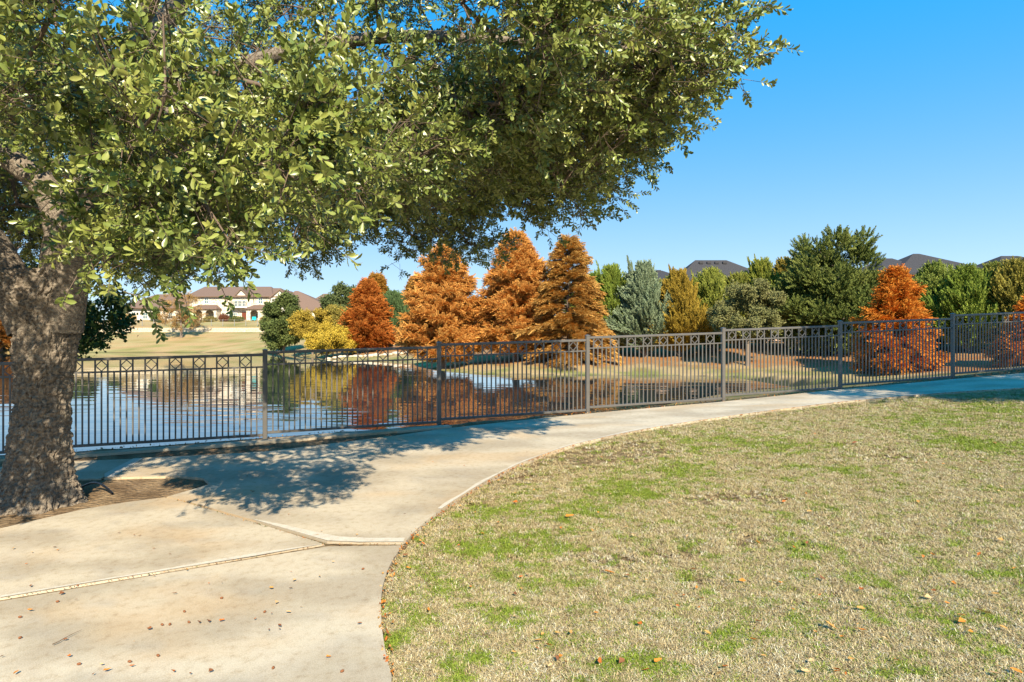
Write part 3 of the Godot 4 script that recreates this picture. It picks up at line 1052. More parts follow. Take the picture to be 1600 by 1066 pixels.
func broad(called: String, label: String, group: String, px: float, top: float, bottom: float, wide: float, d: float, o: Dictionary) -> Node3D:
	# a round-headed tree: crown between top and bottom in the photograph, half width wide
	var x := (px - 800.0) / F * d
	var y: float = o.get("y", T(x, d))
	var hi := EYE + (533.0 - top) / F * d - y
	var lo := maxf(0.15, EYE + (533.0 - bottom) / F * d - y)
	var R := wide / F * d
	var root := thing(called, label, o.get("category", "tree"), V(x, y, d), group)
	var wood := begin(true)
	var fork := maxf(0.2, minf(lo + 0.25 * (hi - lo), hi * 0.45))
	var tr: float = o.get("trunk", clampf(hi * 0.022, 0.06, 0.3))
	for i in 5:
		var a := i / 5.0
		cone(wood, Vector3(0.03 * sin(a * 5.0), a * fork - 0.15, 0), Vector3(0.03 * sin((a + 0.2) * 5.0), (a + 0.2) * fork - 0.15 + (0.15 if i == 4 else 0.0), 0), tr * (1.25 - 0.35 * a), tr * (1.18 - 0.35 * a), 9)
	var nodes := PackedVector3Array([Vector3(0, fork * 0.7, 0), Vector3(0, fork, 0)])
	var par := PackedInt32Array([-1, 0])
	var n: int = o.get("ends", 60)
	var targets := []
	var gaps := noise(1.6 / maxf(1.0, R), 2, int(px + d))
	var mid := lerpf(lo, hi, 0.42)
	var guard := 0
	while targets.size() < n and guard < n * 12:
		guard += 1
		var v := rand_dir()
		var r := pow(rng.randf(), 0.36)
		var p := Vector3(v.x * R * r, mid + v.y * r * ((hi - mid) if v.y > 0.0 else (mid - lo)), v.z * R * r)
		if gaps.get_noise_3dv(p) < o.get("gap", -0.2): continue
		targets.append(p)
	targets.sort_custom(func(p, q): return p.distance_squared_to(nodes[1]) < q.distance_squared_to(nodes[1]))
	var g := grow(nodes, par, targets, maxf(0.3, R * 0.14), 0.08)
	var limbs := branch_mesh(g[0], g[1], 1, o.get("tip", 0.012), tr * 0.7)
	var list := []
	var c0: Color = o.c0
	var c1: Color = o.c1
	var per: int = o.get("per", 40)
	var spread: float = o.get("spread", 0.22) * R
	var sz: float = o.get("size", 1.0)
	for t in targets:
		var tone := rng.randf()
		for k in per:
			var off := rand_dir() * pow(rng.randf(), 0.5) * spread
			off.y *= 0.75
			var dd: Vector3 = off.normalized() + (t - Vector3(0, mid, 0)).normalized() * 0.6 + Vector3.UP * o.get("lift", 0.2)
			list.append([Transform3D(look(dd + rand_dir() * 0.3, rng.randf() * TAU).scaled(Vector3.ONE * sz * rng.randf_range(0.7, 1.2)), t + off), c0.lerp(c1, clampf(tone * 0.45 + rng.randf() * 0.6, 0, 1))])
	put("branches", limbs, M.far_bark, root).set_meta("kind", "stuff")
	finish_tree(root, wood, list, o.get("kind", "oak"))
	return root

func peninsula():
	rng.seed = 99
	spray_meshes()
	var rust := {"c0": Color(0.60, 0.25, 0.052), "c1": Color(0.80, 0.43, 0.115), "rise": 0.3, "droop": 0.12, "loose": 0.75, "branches": 230, "dense": 2.1, "size": 0.95, "low": 0.05, "taper": 1.6}
	var g := "rust orange cypresses on the lake shore"
	var nn := NAN
	conifer("tall broad rust orange cypress whose shadow falls on the shore point", g, 692, 384, 72, 45, nn, rust)
	var r2 := rust.duplicate(); r2.merge({"branches": 230, "droop": 0.18}, true)
	conifer("tallest rust orange cypress, between two other big cypresses on the shore", g, 806, 362, 74, 44.5, nn, r2)
	var r3 := rust.duplicate(); r3.merge({"c0": Color(0.50, 0.25, 0.055), "c1": Color(0.70, 0.43, 0.13), "loose": 0.4, "branches": 120, "dense": 2.2, "droop": 0.3, "rise": 0.05, "taper": 1.25}, true)
	conifer("golden orange cypress with open tiered branches beside the green junipers", g, 888, 366, 78, 42.5, nn, r3)
	var r4 := rust.duplicate(); r4.merge({"c0": Color(0.45, 0.13, 0.022), "c1": Color(0.60, 0.22, 0.045), "size": 1.5, "dense": 1.2}, true)
	conifer("dense cone-shaped rust orange cypress beside the yellow shrubs", g, 574, 440, 38, 76, nn, r4)
	var r5 := rust.duplicate(); r5.merge({"c0": Color(0.58, 0.17, 0.022), "c1": Color(0.74, 0.32, 0.05), "branches": 120, "droop": 0.22, "rise": 0.1, "size": 0.85, "loose": 0.7, "taper": 1.3}, true)
	conifer("small bright orange cypress in front of the dark green cedar", g, 1400, 420, 60, 34, nn, r5)
	conifer("orange cypress half seen beside the golden juniper at the path's far end", g, 1622, 466, 54, 31, nn, r5)
	var r6 := rust.duplicate(); r6.merge({"c0": Color(0.42, 0.2, 0.03), "c1": Color(0.5, 0.26, 0.05), "size": 1.6}, true)
	conifer("ochre cypress top rising behind the cone-shaped orange cypress", g, 588, 431, 30, 84, nn, r6)
	conifer("pale ochre cypress across the lake behind the oak trunk", g, 2, 470, 42, 108, nn, {"c0": Color(0.5, 0.24, 0.06), "c1": Color(0.62, 0.36, 0.12), "size": 2.0, "branches": 130, "dense": 1.2})
	conifer("slim brown-orange conifer peeping over the green one beside the big cypress", g, 650, 437, 22, 90, nn, r6)
	# evergreens
	var jg := "juniper hedge behind the cypresses"
	var j := {"called": "juniper_tree", "kind": "juniper", "branches": 150, "dense": 1.0, "droop": 0.0, "rise": 0.8, "taper": 1.0, "size": 1.6, "low": 0.0, "wild": 1.0}
	var rows := [
		["blue-green spruce-like conifer between two orange cypresses", 616, 455, 34, 82, Color(0.055, 0.10, 0.045), Color(0.12, 0.17, 0.07)],
		["bright green juniper peeping past the tiered orange cypress", 930, 418, 30, 52, Color(0.10, 0.155, 0.03), Color(0.2, 0.25, 0.05)],
		["lime green juniper between the orange cypress and the grey-blue juniper", 958, 405, 32, 50, Color(0.11, 0.16, 0.03), Color(0.23, 0.27, 0.05)],
		["grey-blue juniper with silvery lower branches", 1008, 400, 36, 48.5, Color(0.12, 0.16, 0.10), Color(0.25, 0.29, 0.2)],
		["bronze gold juniper with a pointed tip beside the silvery one", 1062, 413, 30, 48, Color(0.22, 0.15, 0.025), Color(0.33, 0.22, 0.04)],
		["yellow-green juniper under the hipped slate roof", 1112, 412, 36, 49.5, Color(0.13, 0.16, 0.03), Color(0.27, 0.27, 0.06)],
		["olive juniper right of the hipped slate roof", 1156, 420, 32, 50.5, Color(0.13, 0.15, 0.03), Color(0.25, 0.24, 0.055)],
		["tall yellow-green juniper behind the small live oak", 1192, 396, 36, 50, Color(0.13, 0.16, 0.03), Color(0.26, 0.26, 0.05)],
		["bronze tipped juniper beside the big dark cedar", 1228, 395, 28, 51, Color(0.17, 0.14, 0.03), Color(0.3, 0.22, 0.05)],
		["green juniper between the dark cedar and the small orange cypress", 1372, 425, 34, 48, Color(0.09, 0.13, 0.03), Color(0.19, 0.21, 0.05)],
		["shaggy green juniper under the grey gable roof", 1462, 402, 38, 44, Color(0.11, 0.15, 0.03), Color(0.24, 0.27, 0.07)],
		["broad green juniper right of the small orange cypress", 1512, 408, 38, 42, Color(0.10, 0.15, 0.025), Color(0.22, 0.26, 0.05)],
		["dark green juniper next to the golden one", 1556, 404, 34, 43, Color(0.09, 0.12, 0.025), Color(0.2, 0.2, 0.05)],
		["golden olive juniper behind the half seen orange cypress", 1590, 398, 38, 41, Color(0.17, 0.15, 0.035), Color(0.3, 0.25, 0.06)],
		["olive juniper at the far end of the hedge", 1660, 402, 44, 40, Color(0.13, 0.15, 0.03), Color(0.26, 0.25, 0.06)]]
	for r in rows:
		var q := j.duplicate()
		q.c0 = Color(r[5].r * 1.2, r[5].g * 1.25, r[5].b * 1.1); q.c1 = Color(r[6].r * 1.2, r[6].g * 1.25, r[6].b * 1.1)
		if r[4] > 70: q.size = 1.8
		conifer(r[0], jg, r[1], r[2] + (9.0 if r[4] < 70 else 0.0), r[3] * 1.45, r[4] - (4.0 if r[4] < 70 else 0.0), nn, q)
	for i in 16:
		var bx := 918.0 + i * 47.0 + rng.randf_range(-8, 8)
		var q := j.duplicate()
		q.merge({"c0": Color(0.12, 0.16, 0.033), "c1": Color(0.26, 0.28, 0.06), "branches": 110, "taper": 1.5}, true)
		conifer("olive juniper in the hedge's back row, showing between the front ones", "back row of the juniper hedge", bx, 440.0 + rng.randf_range(-6, 8), 46, 55.0 if bx < 1380.0 else 48.0, nn, q)
	broad("cedar_tree", "large dark green cedar standing taller than the hedge", "", 1304, 366, 565, 80, 42, {"kind": "juniper", "c0": Color(0.085, 0.12, 0.027), "c1": Color(0.21, 0.24, 0.06), "ends": 180, "per": 42, "size": 1.2, "spread": 0.2, "lift": 0.7, "gap": -0.3})
	broad("live_oak", "small grey-green live oak with a pale trunk in front of the hedge", "", 1168, 436, 530, 58, 39.5, {"c0": Color(0.12, 0.13, 0.045), "c1": Color(0.24, 0.23, 0.09), "ends": 80, "per": 46, "size": 0.8, "spread": 0.2, "trunk": 0.13})
	broad("shade_tree", "leafy tree standing on the lawn beside the path, shading its far end", "", 2552, -600, 20, 566, 6.0, {"y": 0.55, "c0": Color(0.07, 0.11, 0.025), "c1": Color(0.16, 0.18, 0.04), "ends": 110, "per": 34, "size": 0.75, "spread": 0.2, "trunk": 0.16})
	# banks on the left of the point
	broad("evergreen_oak", "round dark green tree in front of the townhouse gable", "", 443, 461, 550, 29, 97, {"c0": Color(0.06, 0.09, 0.025), "c1": Color(0.13, 0.155, 0.045), "ends": 70, "per": 60, "size": 2.0, "spread": 0.26})
	broad("evergreen_oak", "dark green tree behind the cone-shaped orange cypress", "", 536, 448, 520, 34, 105, {"c0": Color(0.06, 0.09, 0.03), "c1": Color(0.12, 0.14, 0.05), "ends": 70, "per": 60, "size": 2.2, "spread": 0.26})
	var yg := "yellowing small trees across the lake"
	broad("willow_tree", "yellow-leaved small tree with a pale trunk beside the dark round tree", yg, 488, 487, 530, 36, 84, {"c0": Color(0.28, 0.2, 0.03), "c1": Color(0.46, 0.33, 0.05), "ends": 60, "per": 42, "size": 1.3, "spread": 0.24, "gap": -0.1})
	broad("willow_tree", "olive-yellow small tree under the brown roof", yg, 524, 478, 528, 32, 86, {"c0": Color(0.22, 0.19, 0.04), "c1": Color(0.36, 0.28, 0.06), "ends": 60, "per": 42, "size": 1.4, "spread": 0.24, "gap": -0.1})
	broad("willow_tree", "bright yellow shrubby tree at the lake edge", yg, 520, 512, 549, 40, 74, {"c0": Color(0.42, 0.29, 0.03), "c1": Color(0.58, 0.42, 0.06), "ends": 60, "per": 40, "size": 1.2, "spread": 0.24, "gap": -0.1})
	broad("bare_tree", "almost bare small tree with a few tan leaves on the dam slope", "", 283, 452, 518, 34, 124, {"c0": Color(0.3, 0.17, 0.06), "c1": Color(0.42, 0.27, 0.1), "ends": 120, "per": 5, "size": 1.4, "spread": 0.2, "tip": 0.03, "trunk": 0.2})
	broad("young_oak", "young dark green tree behind the big oak trunk, at the water's edge", "", 95, 395, 560, 98, 10.4, {"y": 0.0, "kind": "oak", "c0": Color(0.035, 0.075, 0.02), "c1": Color(0.10, 0.14, 0.03), "ends": 30, "per": 10, "size": 0.55, "spread": 0.26, "gap": 0.0, "trunk": 0.04, "tip": 0.004})

# ---------------------------------------------------------------- houses
func hip(st: SurfaceTool, x0: float, x1: float, z0: float, z1: float, y: float, top: float, rx0: float, rx1: float):
	# eaves rectangle at y, ridge from rx0 to rx1 at top, and a closed soffit
	var zm := (z0 + z1) * 0.5
	var a := Vector3(x0, y, z0); var b := Vector3(x1, y, z0); var c := Vector3(x1, y, z1); var d := Vector3(x0, y, z1)
	var r := Vector3(rx0, top, zm); var s := Vector3(rx1, top, zm)
	quad(st, a, r, s, b); quad(st, c, s, r, d); tri(st, d, r, a); tri(st, b, s, c)
	var k := Vector3.DOWN * 0.18
	quad(st, a + k, b + k, c + k, d + k)
	for e in [[a, b], [b, c], [c, d], [d, a]]: quad(st, e[0], e[1], e[1] + k, e[0] + k)

func window(parent: Node, x: float, y: float, w: float, h: float, z: float, bars := true):
	# x, y: lower left corner on a wall whose face lies at z (towards +z)
	var st := begin()
	for s in [[0.0, 0.0, w, 0.12], [0.0, h - 0.12, w, 0.12], [0.0, 0.12, 0.12, h - 0.24], [w - 0.12, 0.12, 0.12, h - 0.24]]:
		box(st, Vector3(x + s[0], y + s[1], z - 0.1), Vector3(x + s[0] + s[2], y + s[1] + s[3], z + 0.09))
	if bars:
		box(st, Vector3(x + 0.12, y + h * 0.5 - 0.035, z - 0.08), Vector3(x + w - 0.12, y + h * 0.5 + 0.035, z + 0.06))
		box(st, Vector3(x + w * 0.5 - 0.035, y + 0.12, z - 0.07), Vector3(x + w * 0.5 + 0.035, y + h - 0.12, z + 0.055))
	var o := put("window", done(st), M.white_trim, parent)
	var g := begin()
	box(g, Vector3(x + 0.1, y + 0.1, z - 0.05), Vector3(x + w - 0.1, y + h - 0.1, z + 0.03))
	put("pane", done(g), M.window_glass, o)

func arcade(x0: float, x1: float, y0: float, y1: float, openings: Array) -> PackedVector2Array:
	var p := PackedVector2Array([Vector2(x0, y0), Vector2(x0, y1), Vector2(x1, y1), Vector2(x1, y0)])
	for i in range(openings.size() - 1, -1, -1):
		var a: float = openings[i][0]; var b: float = openings[i][1]; var top: float = openings[i][2]
		p.append(Vector2(b, y0))
		for k in 9:
			var t := PI * k / 8.0
			p.append(Vector2((a + b) * 0.5 + (b - a) * 0.5 * cos(t), top - 0.55 + 0.55 * sin(t)))
		p.append(Vector2(a, y0))
	return p

func far_bank():
	var D := 145.0
	var k := D / F
	var X := func(px: float) -> float: return (px - 800.0) * k
	var Y := func(py: float) -> float: return EYE + (533.0 - py) * k
	var g0: float = Y.call(504)
	var root := thing("townhouse", "long pale stone townhouse row with brown roofs, arched porches and a balcony", "building")
	var z := -D
	var part := func(called: String, m: Material, x0: float, x1: float, y0: float, y1: float, za: float, zb: float):
		var st := begin()
		box(st, Vector3(X.call(x0), Y.call(y0) if y0 < 503.5 else g0 - 1.0, zb), Vector3(X.call(x1), Y.call(y1), za))
		return put(called, done(st), m, root)
	part.call("wall", M.pale_stone, 296, 424, 504, 462.5, z, z - 12)
	part.call("wall", M.stucco, 424, 456, 504, 464, z + 0.4, z - 11.8)
	part.call("wall", M.stucco, 456, 520, 504, 484.5, z - 0.3, z - 11.5)
	part.call("wall", M.stucco, 190, 296, 504, 481, z - 0.2, z - 11.6)
	var roof := func(x0: float, x1: float, ye: float, yt: float, r0: float, r1: float, za: float, zb: float):
		var st := begin()
		hip(st, X.call(x0), X.call(x1), za, zb, Y.call(ye), Y.call(yt), X.call(r0), X.call(r1))
		return put("roof", done(st), M.brown_shingle, root)
	roof.call(292, 428, 463, 444.5, 300, 408, z + 0.7, z - 12.7)
	roof.call(396, 448, 463.5, 447, 409, 424, z + 0.5, z - 12.3)
	var right_roof: Node = roof.call(420, 524, 484.8, 451, 445, 450, z + 0.35, z - 14.0)
	roof.call(185, 300, 481, 457, 222, 280, z + 0.6, z - 12.4)
	# gables
	var gable := func(x0: float, x1: float, yb: float, xp: float, yp: float, zf: float, deep: float):
		var st := begin()
		prism(st, PackedVector2Array([Vector2(X.call(x0), Y.call(yb)), Vector2(X.call(xp), Y.call(yp)), Vector2(X.call(x1), Y.call(yb))]), Vector3(0, 0, zf), Vector3.RIGHT, Vector3.UP, Vector3(0, 0, -deep))
		var w := put("gable", done(st), M.stucco, root)
		var rs := begin()
		var a := Vector3(X.call(x0 - 1.5), Y.call(yb + 1.0), zf + 0.4); var p := Vector3(X.call(xp), Y.call(yp - 0.8), zf + 0.4); var b := Vector3(X.call(x1 + 1.5), Y.call(yb + 1.0), zf + 0.4)
		var back := Vector3(0, 0, -deep - 0.4)
		for q in [[a, p], [p, b]]:
			quad(rs, q[0], q[1], q[1] + back, q[0] + back)
			quad(rs, q[0], q[1], q[1] + Vector3.DOWN * 0.3, q[0] + Vector3.DOWN * 0.3)
		put("gable_roof", done(rs), M.brown_shingle, w)
	gable.call(424, 456, 464, 438.5, 452.5, z + 0.42, 8.0)
	gable.call(368, 389, 462, 378, 451.5, z + 0.25, 5.0)
	# porches
	var porch := func(x0: float, x1: float, arches: Array):
		var st := begin()
		var ops := []
		for a in arches: ops.append([X.call(a[0]), X.call(a[1]), Y.call(485.5)])
		prism(st, arcade(X.call(x0), X.call(x1), g0 - 0.6, Y.call(483), ops), Vector3(0, 0, z + 2.2), Vector3.RIGHT, Vector3.UP, Vector3(0, 0, -0.4))
		box(st, Vector3(X.call(x0), g0 - 0.6, z + 0.03), Vector3(X.call(x0) + 0.4, Y.call(483), z + 1.78))
		box(st, Vector3(X.call(x1) - 0.4, g0 - 0.6, z + 0.03), Vector3(X.call(x1), Y.call(483), z + 1.78))
		var p := put("porch", done(st), M.pale_stone, root)
		var rs := begin()
		hip(rs, X.call(x0 - 1.5), X.call(x1 + 1.5), z + 2.6, z + 0.02 - 2.4, Y.call(483), Y.call(476.5), X.call(x0 + 6), X.call(x1 - 6))
		put("porch_roof", done(rs), M.brown_shingle, p)
	porch.call(305, 345, [[311, 323], [328, 341]])
	porch.call(391, 421, [[397, 409]])
	for w in [[319, 475, 7, 10], [403, 475, 8, 9.5], [366, 480, 5, 11], [372, 480, 5, 11], [379, 480, 5, 11], [346, 497, 6, 9.5], [354, 497, 6.5, 9.5], [364, 498, 7, 9.5], [313, 502, 6, 10], [331, 502, 6, 10], [399, 502, 6, 12]]:
		window(root, X.call(w[0]), Y.call(w[1]), w[2] * k, w[3] * k, z)
	for w in [[222, 499, 8, 11], [204, 494, 8, 7], [262, 499, 7, 11], [282, 499, 7, 11]]:
		window(root, X.call(w[0]), Y.call(w[1]), w[2] * k, w[3] * k, z - 0.2)
	for w in [[482, 497, 7, 8], [500, 497, 7, 8]]:
		window(root, X.call(w[0]), Y.call(w[1]), w[2] * k, w[3] * k, z - 0.3)
	var ds := begin()
	box(ds, Vector3(X.call(378), g0, z - 0.05), Vector3(X.call(385), Y.call(488), z + 0.08))
	var door := put("door", done(ds), M.door, root)
	var kn := begin()
	box(kn, Vector3(X.call(379), g0 + 1.0, z + 0.08), Vector3(X.call(379) + 0.08, g0 + 1.25, z + 0.16))
	put("handle", done(kn), M.dark_metal, door)
	# balcony
	var bs := begin()
	box(bs, Vector3(X.call(364), Y.call(481.5), z + 0.02), Vector3(X.call(390), Y.call(479.5), z + 1.5))
	var bal := put("balcony", done(bs), M.white_trim, root)
	var rs2 := begin()
	box(rs2, Vector3(X.call(364), Y.call(472.6), z + 1.4), Vector3(X.call(390), Y.call(472), z + 1.48))
	for i in 22:
		var bx := lerpf(X.call(364.2), X.call(389.6), i / 21.0)
		box(rs2, Vector3(bx, Y.call(479.5), z + 1.42), Vector3(bx + 0.05, Y.call(472.6), z + 1.46))
	put("railing", done(rs2), M.dark_metal, bal)
	var ch := begin()
	box(ch, Vector3(X.call(478), Y.call(481), z + 0.6 - 4.0), Vector3(X.call(484), Y.call(471), z - 4.6))
	put("dormer", done(ch), M.white_trim, right_roof)
	# the next house behind
	var back := thing("townhouse", "brown roofed house behind the townhouse row, half hidden by yellow trees", "building")
	var d2 := 172.0
	var k2 := d2 / F
	var w2 := begin()
	box(w2, Vector3((466 - 800) * k2, 4.0, -d2 - 12), Vector3((536 - 800) * k2, EYE + (533 - 484) * k2, -d2))
	put("wall", done(w2), M.stucco, back)
	var h2 := begin()
	hip(h2, (464 - 800) * k2, (540 - 800) * k2, -d2 + 0.6, -d2 - 12.6, EYE + (533 - 484) * k2, EYE + (533 - 456.5) * k2, (495 - 800) * k2, (503 - 800) * k2)
	put("roof", done(h2), M.brown_shingle, back)
	for q in [478, 492]: window(back, (q - 800) * k2, EYE + (533 - 497) * k2, 1.1, 1.5, -d2)
	# chair on the porch
	var chair := thing("porch_chair", "turquoise chair under the porch arch", "chair", Vector3(X.call(404), g0, z + 2.9))
	for q in [["seat", Vector3(-0.4, 0.42, -0.4), Vector3(0.4, 0.5, 0.4)], ["backrest", Vector3(-0.4, 0.5, -0.4), Vector3(0.4, 1.15, -0.32)], ["leg", Vector3(-0.4, 0, 0.3), Vector3(-0.3, 0.42, 0.4)], ["leg", Vector3(0.3, 0, 0.3), Vector3(0.4, 0.42, 0.4)], ["leg", Vector3(-0.4, 0, -0.4), Vector3(-0.3, 0.42, -0.3)], ["leg", Vector3(0.3, 0, -0.4), Vector3(0.4, 0.42, -0.3)]]:
		var st := begin(); box(st, q[1], q[2])
		put(q[0], done(st), M.turquoise, chair)
	var stones := thing("retaining_wall", "low pale limestone retaining wall along the dam", "wall")
	var gaps := 0
	# each course laid stone by stone
	var sx := -112.0
	var vs := []
	for v in 4:
		var st := begin()
		var w := 0.62 + 0.16 * v
		box(st, Vector3(0.015, 0.012, 0), Vector3(w - 0.015, 0.40, 0.5 + 0.03 * v))
		vs.append([done(st), w])
	for row in 2:
		sx = -86.0 - row * 0.4
		while sx < -47.5:
			var v: Array = vs[rng.randi() % 4]
			put("stone", v[0], M.limestone, stones, Transform3D(Basis.IDENTITY, V(sx, T(sx, 129.8) + row * 0.42 - 0.02, 130.6)))
			sx += v[1]
	var coping := begin()
	box(coping, V(-112, T(-90, 129.8) - 0.05, 130.55) , V(-86.5, T(-90, 129.8) + 0.82, 130.1))
	put("wall_core", done(coping), M.limestone, stones)
	# thin fence on the terrace
	var tf := thing("terrace_fence", "thin grey post and rail fence on the terrace below the townhouses", "fence")
	var px := 150.0
	var rail := begin()
	while px < 430.0:
		var q := (px - 800.0) / F * 133.0
		var st := begin()
		box(st, V(q - 0.04, T(q, 133) - 0.1, 133.04), V(q + 0.04, T(q, 133) + 1.3, 132.96))
		put("post", done(st), M.grey_metal, tf)
		for h in [1.2, 0.65]:
			var q2 := (px + 18.0 - 800.0) / F * 133.0
			bar(rail, V(q, T(q, 133) + h, 133), V(q2, T(q2, 133) + h, 133), 0.035, 0.035)
		px += 18.0
	put("rail", done(rail), M.grey_metal, tf)
	# shrubs in front of the houses
	var sg := "shrubs along the townhouse front"
	for s in [["clipped_shrub", "clipped dark green cone shrub by the white wall", 241, 480, 503, 9, Color(0.05, 0.09, 0.02), Color(0.11, 0.15, 0.04)],
		["clipped_shrub", "round dark green shrub left of the tan grasses", 181, 484, 504, 10, Color(0.05, 0.09, 0.02), Color(0.11, 0.15, 0.04)],
		["grass_clump", "tan ornamental grasses by the white wall", 200, 493, 504, 11, Color(0.42, 0.28, 0.1), Color(0.55, 0.4, 0.18)],
		["round_shrub", "maroon rounded shrub left of the green hedge", 351, 493.5, 504, 8, Color(0.13, 0.05, 0.025), Color(0.22, 0.09, 0.05)],
		["low_hedge", "low green hedge before the townhouse windows", 369, 496.5, 504, 9, Color(0.09, 0.11, 0.03), Color(0.2, 0.2, 0.07)],
		["round_shrub", "low olive shrub before the double-arched porch", 328, 498.5, 504, 9, Color(0.18, 0.15, 0.05), Color(0.3, 0.24, 0.08)],
		["round_shrub", "brownish low shrub under the bare tree", 296, 496, 504, 11, Color(0.2, 0.12, 0.05), Color(0.3, 0.2, 0.08)],
		["round_shrub", "orange-green plants beside the turquoise chair", 415, 498, 504, 7, Color(0.2, 0.14, 0.04), Color(0.34, 0.24, 0.08)]]:
		broad(s[0], s[1], sg, s[2], s[3], s[4], s[5], 140.5, {"category": "shrub", "c0": s[6], "c1": s[7], "ends": 26, "per": 20, "size": 1.5, "spread": 0.35, "gap": -0.9, "trunk": 0.05})
	for t in [[40, 470, 24], [86, 462, 26], [128, 474, 20], [-40, 462, 34]]:
		broad("evergreen_oak", "dark green tree in a row beside the townhouses beyond the lake", "trees beside the townhouses", t[0], t[1], 512, t[2], 138, {"c0": Color(0.06, 0.09, 0.03), "c1": Color(0.14, 0.16, 0.05), "ends": 40, "per": 40, "size": 2.4, "spread": 0.3})
	# stones on the far shore
	var rs := begin(true)
	for a in 8:
		for b in 5:
			var pt := func(i: int, m: int) -> Vector3:
				var th := PI * m / 5.0; var ph := TAU * (i % 8) / 8.0
				return Vector3(sin(th) * cos(ph) * (1.0 + 0.2 * sin(ph * 3.0)), cos(th) * 0.6, sin(th) * sin(ph) * (0.9 + 0.15 * cos(ph * 2.0)))
			quad(rs, pt.call(a, b), pt.call(a, b + 1), pt.call(a + 1, b + 1), pt.call(a + 1, b))
	var rock := done(rs)
	for i in 16:
		var px2 := 515.0 + i * 8.2 + rng.randf_range(-3, 3)
		var w := on_water(px2, 561.3)
		var yy := T(w.x, w.y)
		var sc := rng.randf_range(0.25, 0.5)
		var r := put("shore_rock", rock, M.limestone, null, Transform3D(Basis(Vector3.UP, rng.randf() * TAU).scaled(Vector3(sc * 1.3, sc * 0.8, sc)), V(w.x, maxf(yy, WATER) + sc * 0.2, w.y)))
		tag(r, "pale rock at the water's edge below the yellow shrubs and the cone-shaped cypress", "rock", "pale rocks on the far shore")

func right_houses():
	var houses := [
		["grey roofed house with a long ridge behind the silvery juniper", 62.0, [[968, 1075, 436, 415, 1000, 1052]], 3],
		["slate roofed house with a high hipped roof above the yellow-green junipers", 66.0, [[1050, 1240, 446, 398, 1106, 1158], [1034, 1110, 446, 419, 1064, 1084]], 4],
		["slate roofed house behind the large dark cedar", 68.0, [[1212, 1372, 428, 394, 1276, 1310]], 0],
		["slate roofed house with a broad pyramid roof behind the shaggy junipers", 58.0, [[1402, 1570, 426, 386, 1476, 1486], [1378, 1470, 424, 393, 1430, 1444]], 0],
		["dark roofed house at the end of the hedge", 60.0, [[1562, 1720, 424, 390, 1622, 1650]], 0]]
	for h in houses:
		var d: float = h[1]
		var k := d / F
		var root := thing("slate_house", h[0], "house")
		var n := 0
		for r in h[2]:
			var st := begin()
			var z0 := -d - n * 0.37
			var z1 := -d - 9.0 - n * 0.37
			hip(st, (r[0] - 800) * k, (r[1] - 800) * k, z0, z1, EYE + (533 - r[2]) * k, EYE + (533 - r[3]) * k + 0.0, (r[4] - 800) * k, (r[5] - 800) * k)
			var ro := put("roof", done(st), M.dark_shingle, root)
			var ws := begin()
			box(ws, Vector3((r[0] - 800) * k + 0.5, 1.0, z1 + 0.5), Vector3((r[1] - 800) * k - 0.5, EYE + (533 - r[2]) * k - 0.19, z0 - 0.5))
			put("wall", done(ws), M.brick_wall, root)
			for i in (h[3] if n == 0 else 0):
				var t: float = (i + 0.5) / float(h[3])
				var x := (lerpf(r[4], r[5], t) - 800) * k
				var ridge: float = EYE + (533.0 - r[3]) * k
				var eave: float = EYE + (533.0 - r[2]) * k
				var v := begin()
				var zz := lerpf((z0 + z1) * 0.5, z0, 0.12)
				var yy := lerpf(ridge, eave, 0.12)
				prism(v, PackedVector2Array([Vector2(-0.2, -0.1), Vector2(-0.2, 0.12), Vector2(0.2, 0.12), Vector2(0.2, -0.1)]), Vector3(x, yy, zz), Vector3.RIGHT, Vector3.UP, Vector3(0, 0, 0.3))
				put("vent", done(v), M.dark_metal, ro)
			var wx: float = (r[0] - 800) * k + 2.0
			while wx < (r[1] - 800) * k - 2.5:
				window(root, wx, EYE + (533 - r[2]) * k - 2.2, 1.0, 1.6, z0 - 0.5)
				wx += 2.6
			n += 1

# ---------------------------------------------------------------- lawn and litter
func in_lawn(x: float, d: float) -> float:   # metres inside the lawn from the path's edge, negative on the path
	var best := 1e9
	var sgn := 1.0
	for i in lawn_edge.size() - 1:
		var a := lawn_edge[i]
		var ab := lawn_edge[i + 1] - a
		var t := clampf((Vector2(x, d) - a).dot(ab) / ab.length_squared(), 0, 1)
		var dd := Vector2(x, d).distance_squared_to(a + ab * t)
		if dd < best:
			best = dd
			sgn = -signf(ab.cross(Vector2(x, d) - a))
	return sgn * sqrt(best)

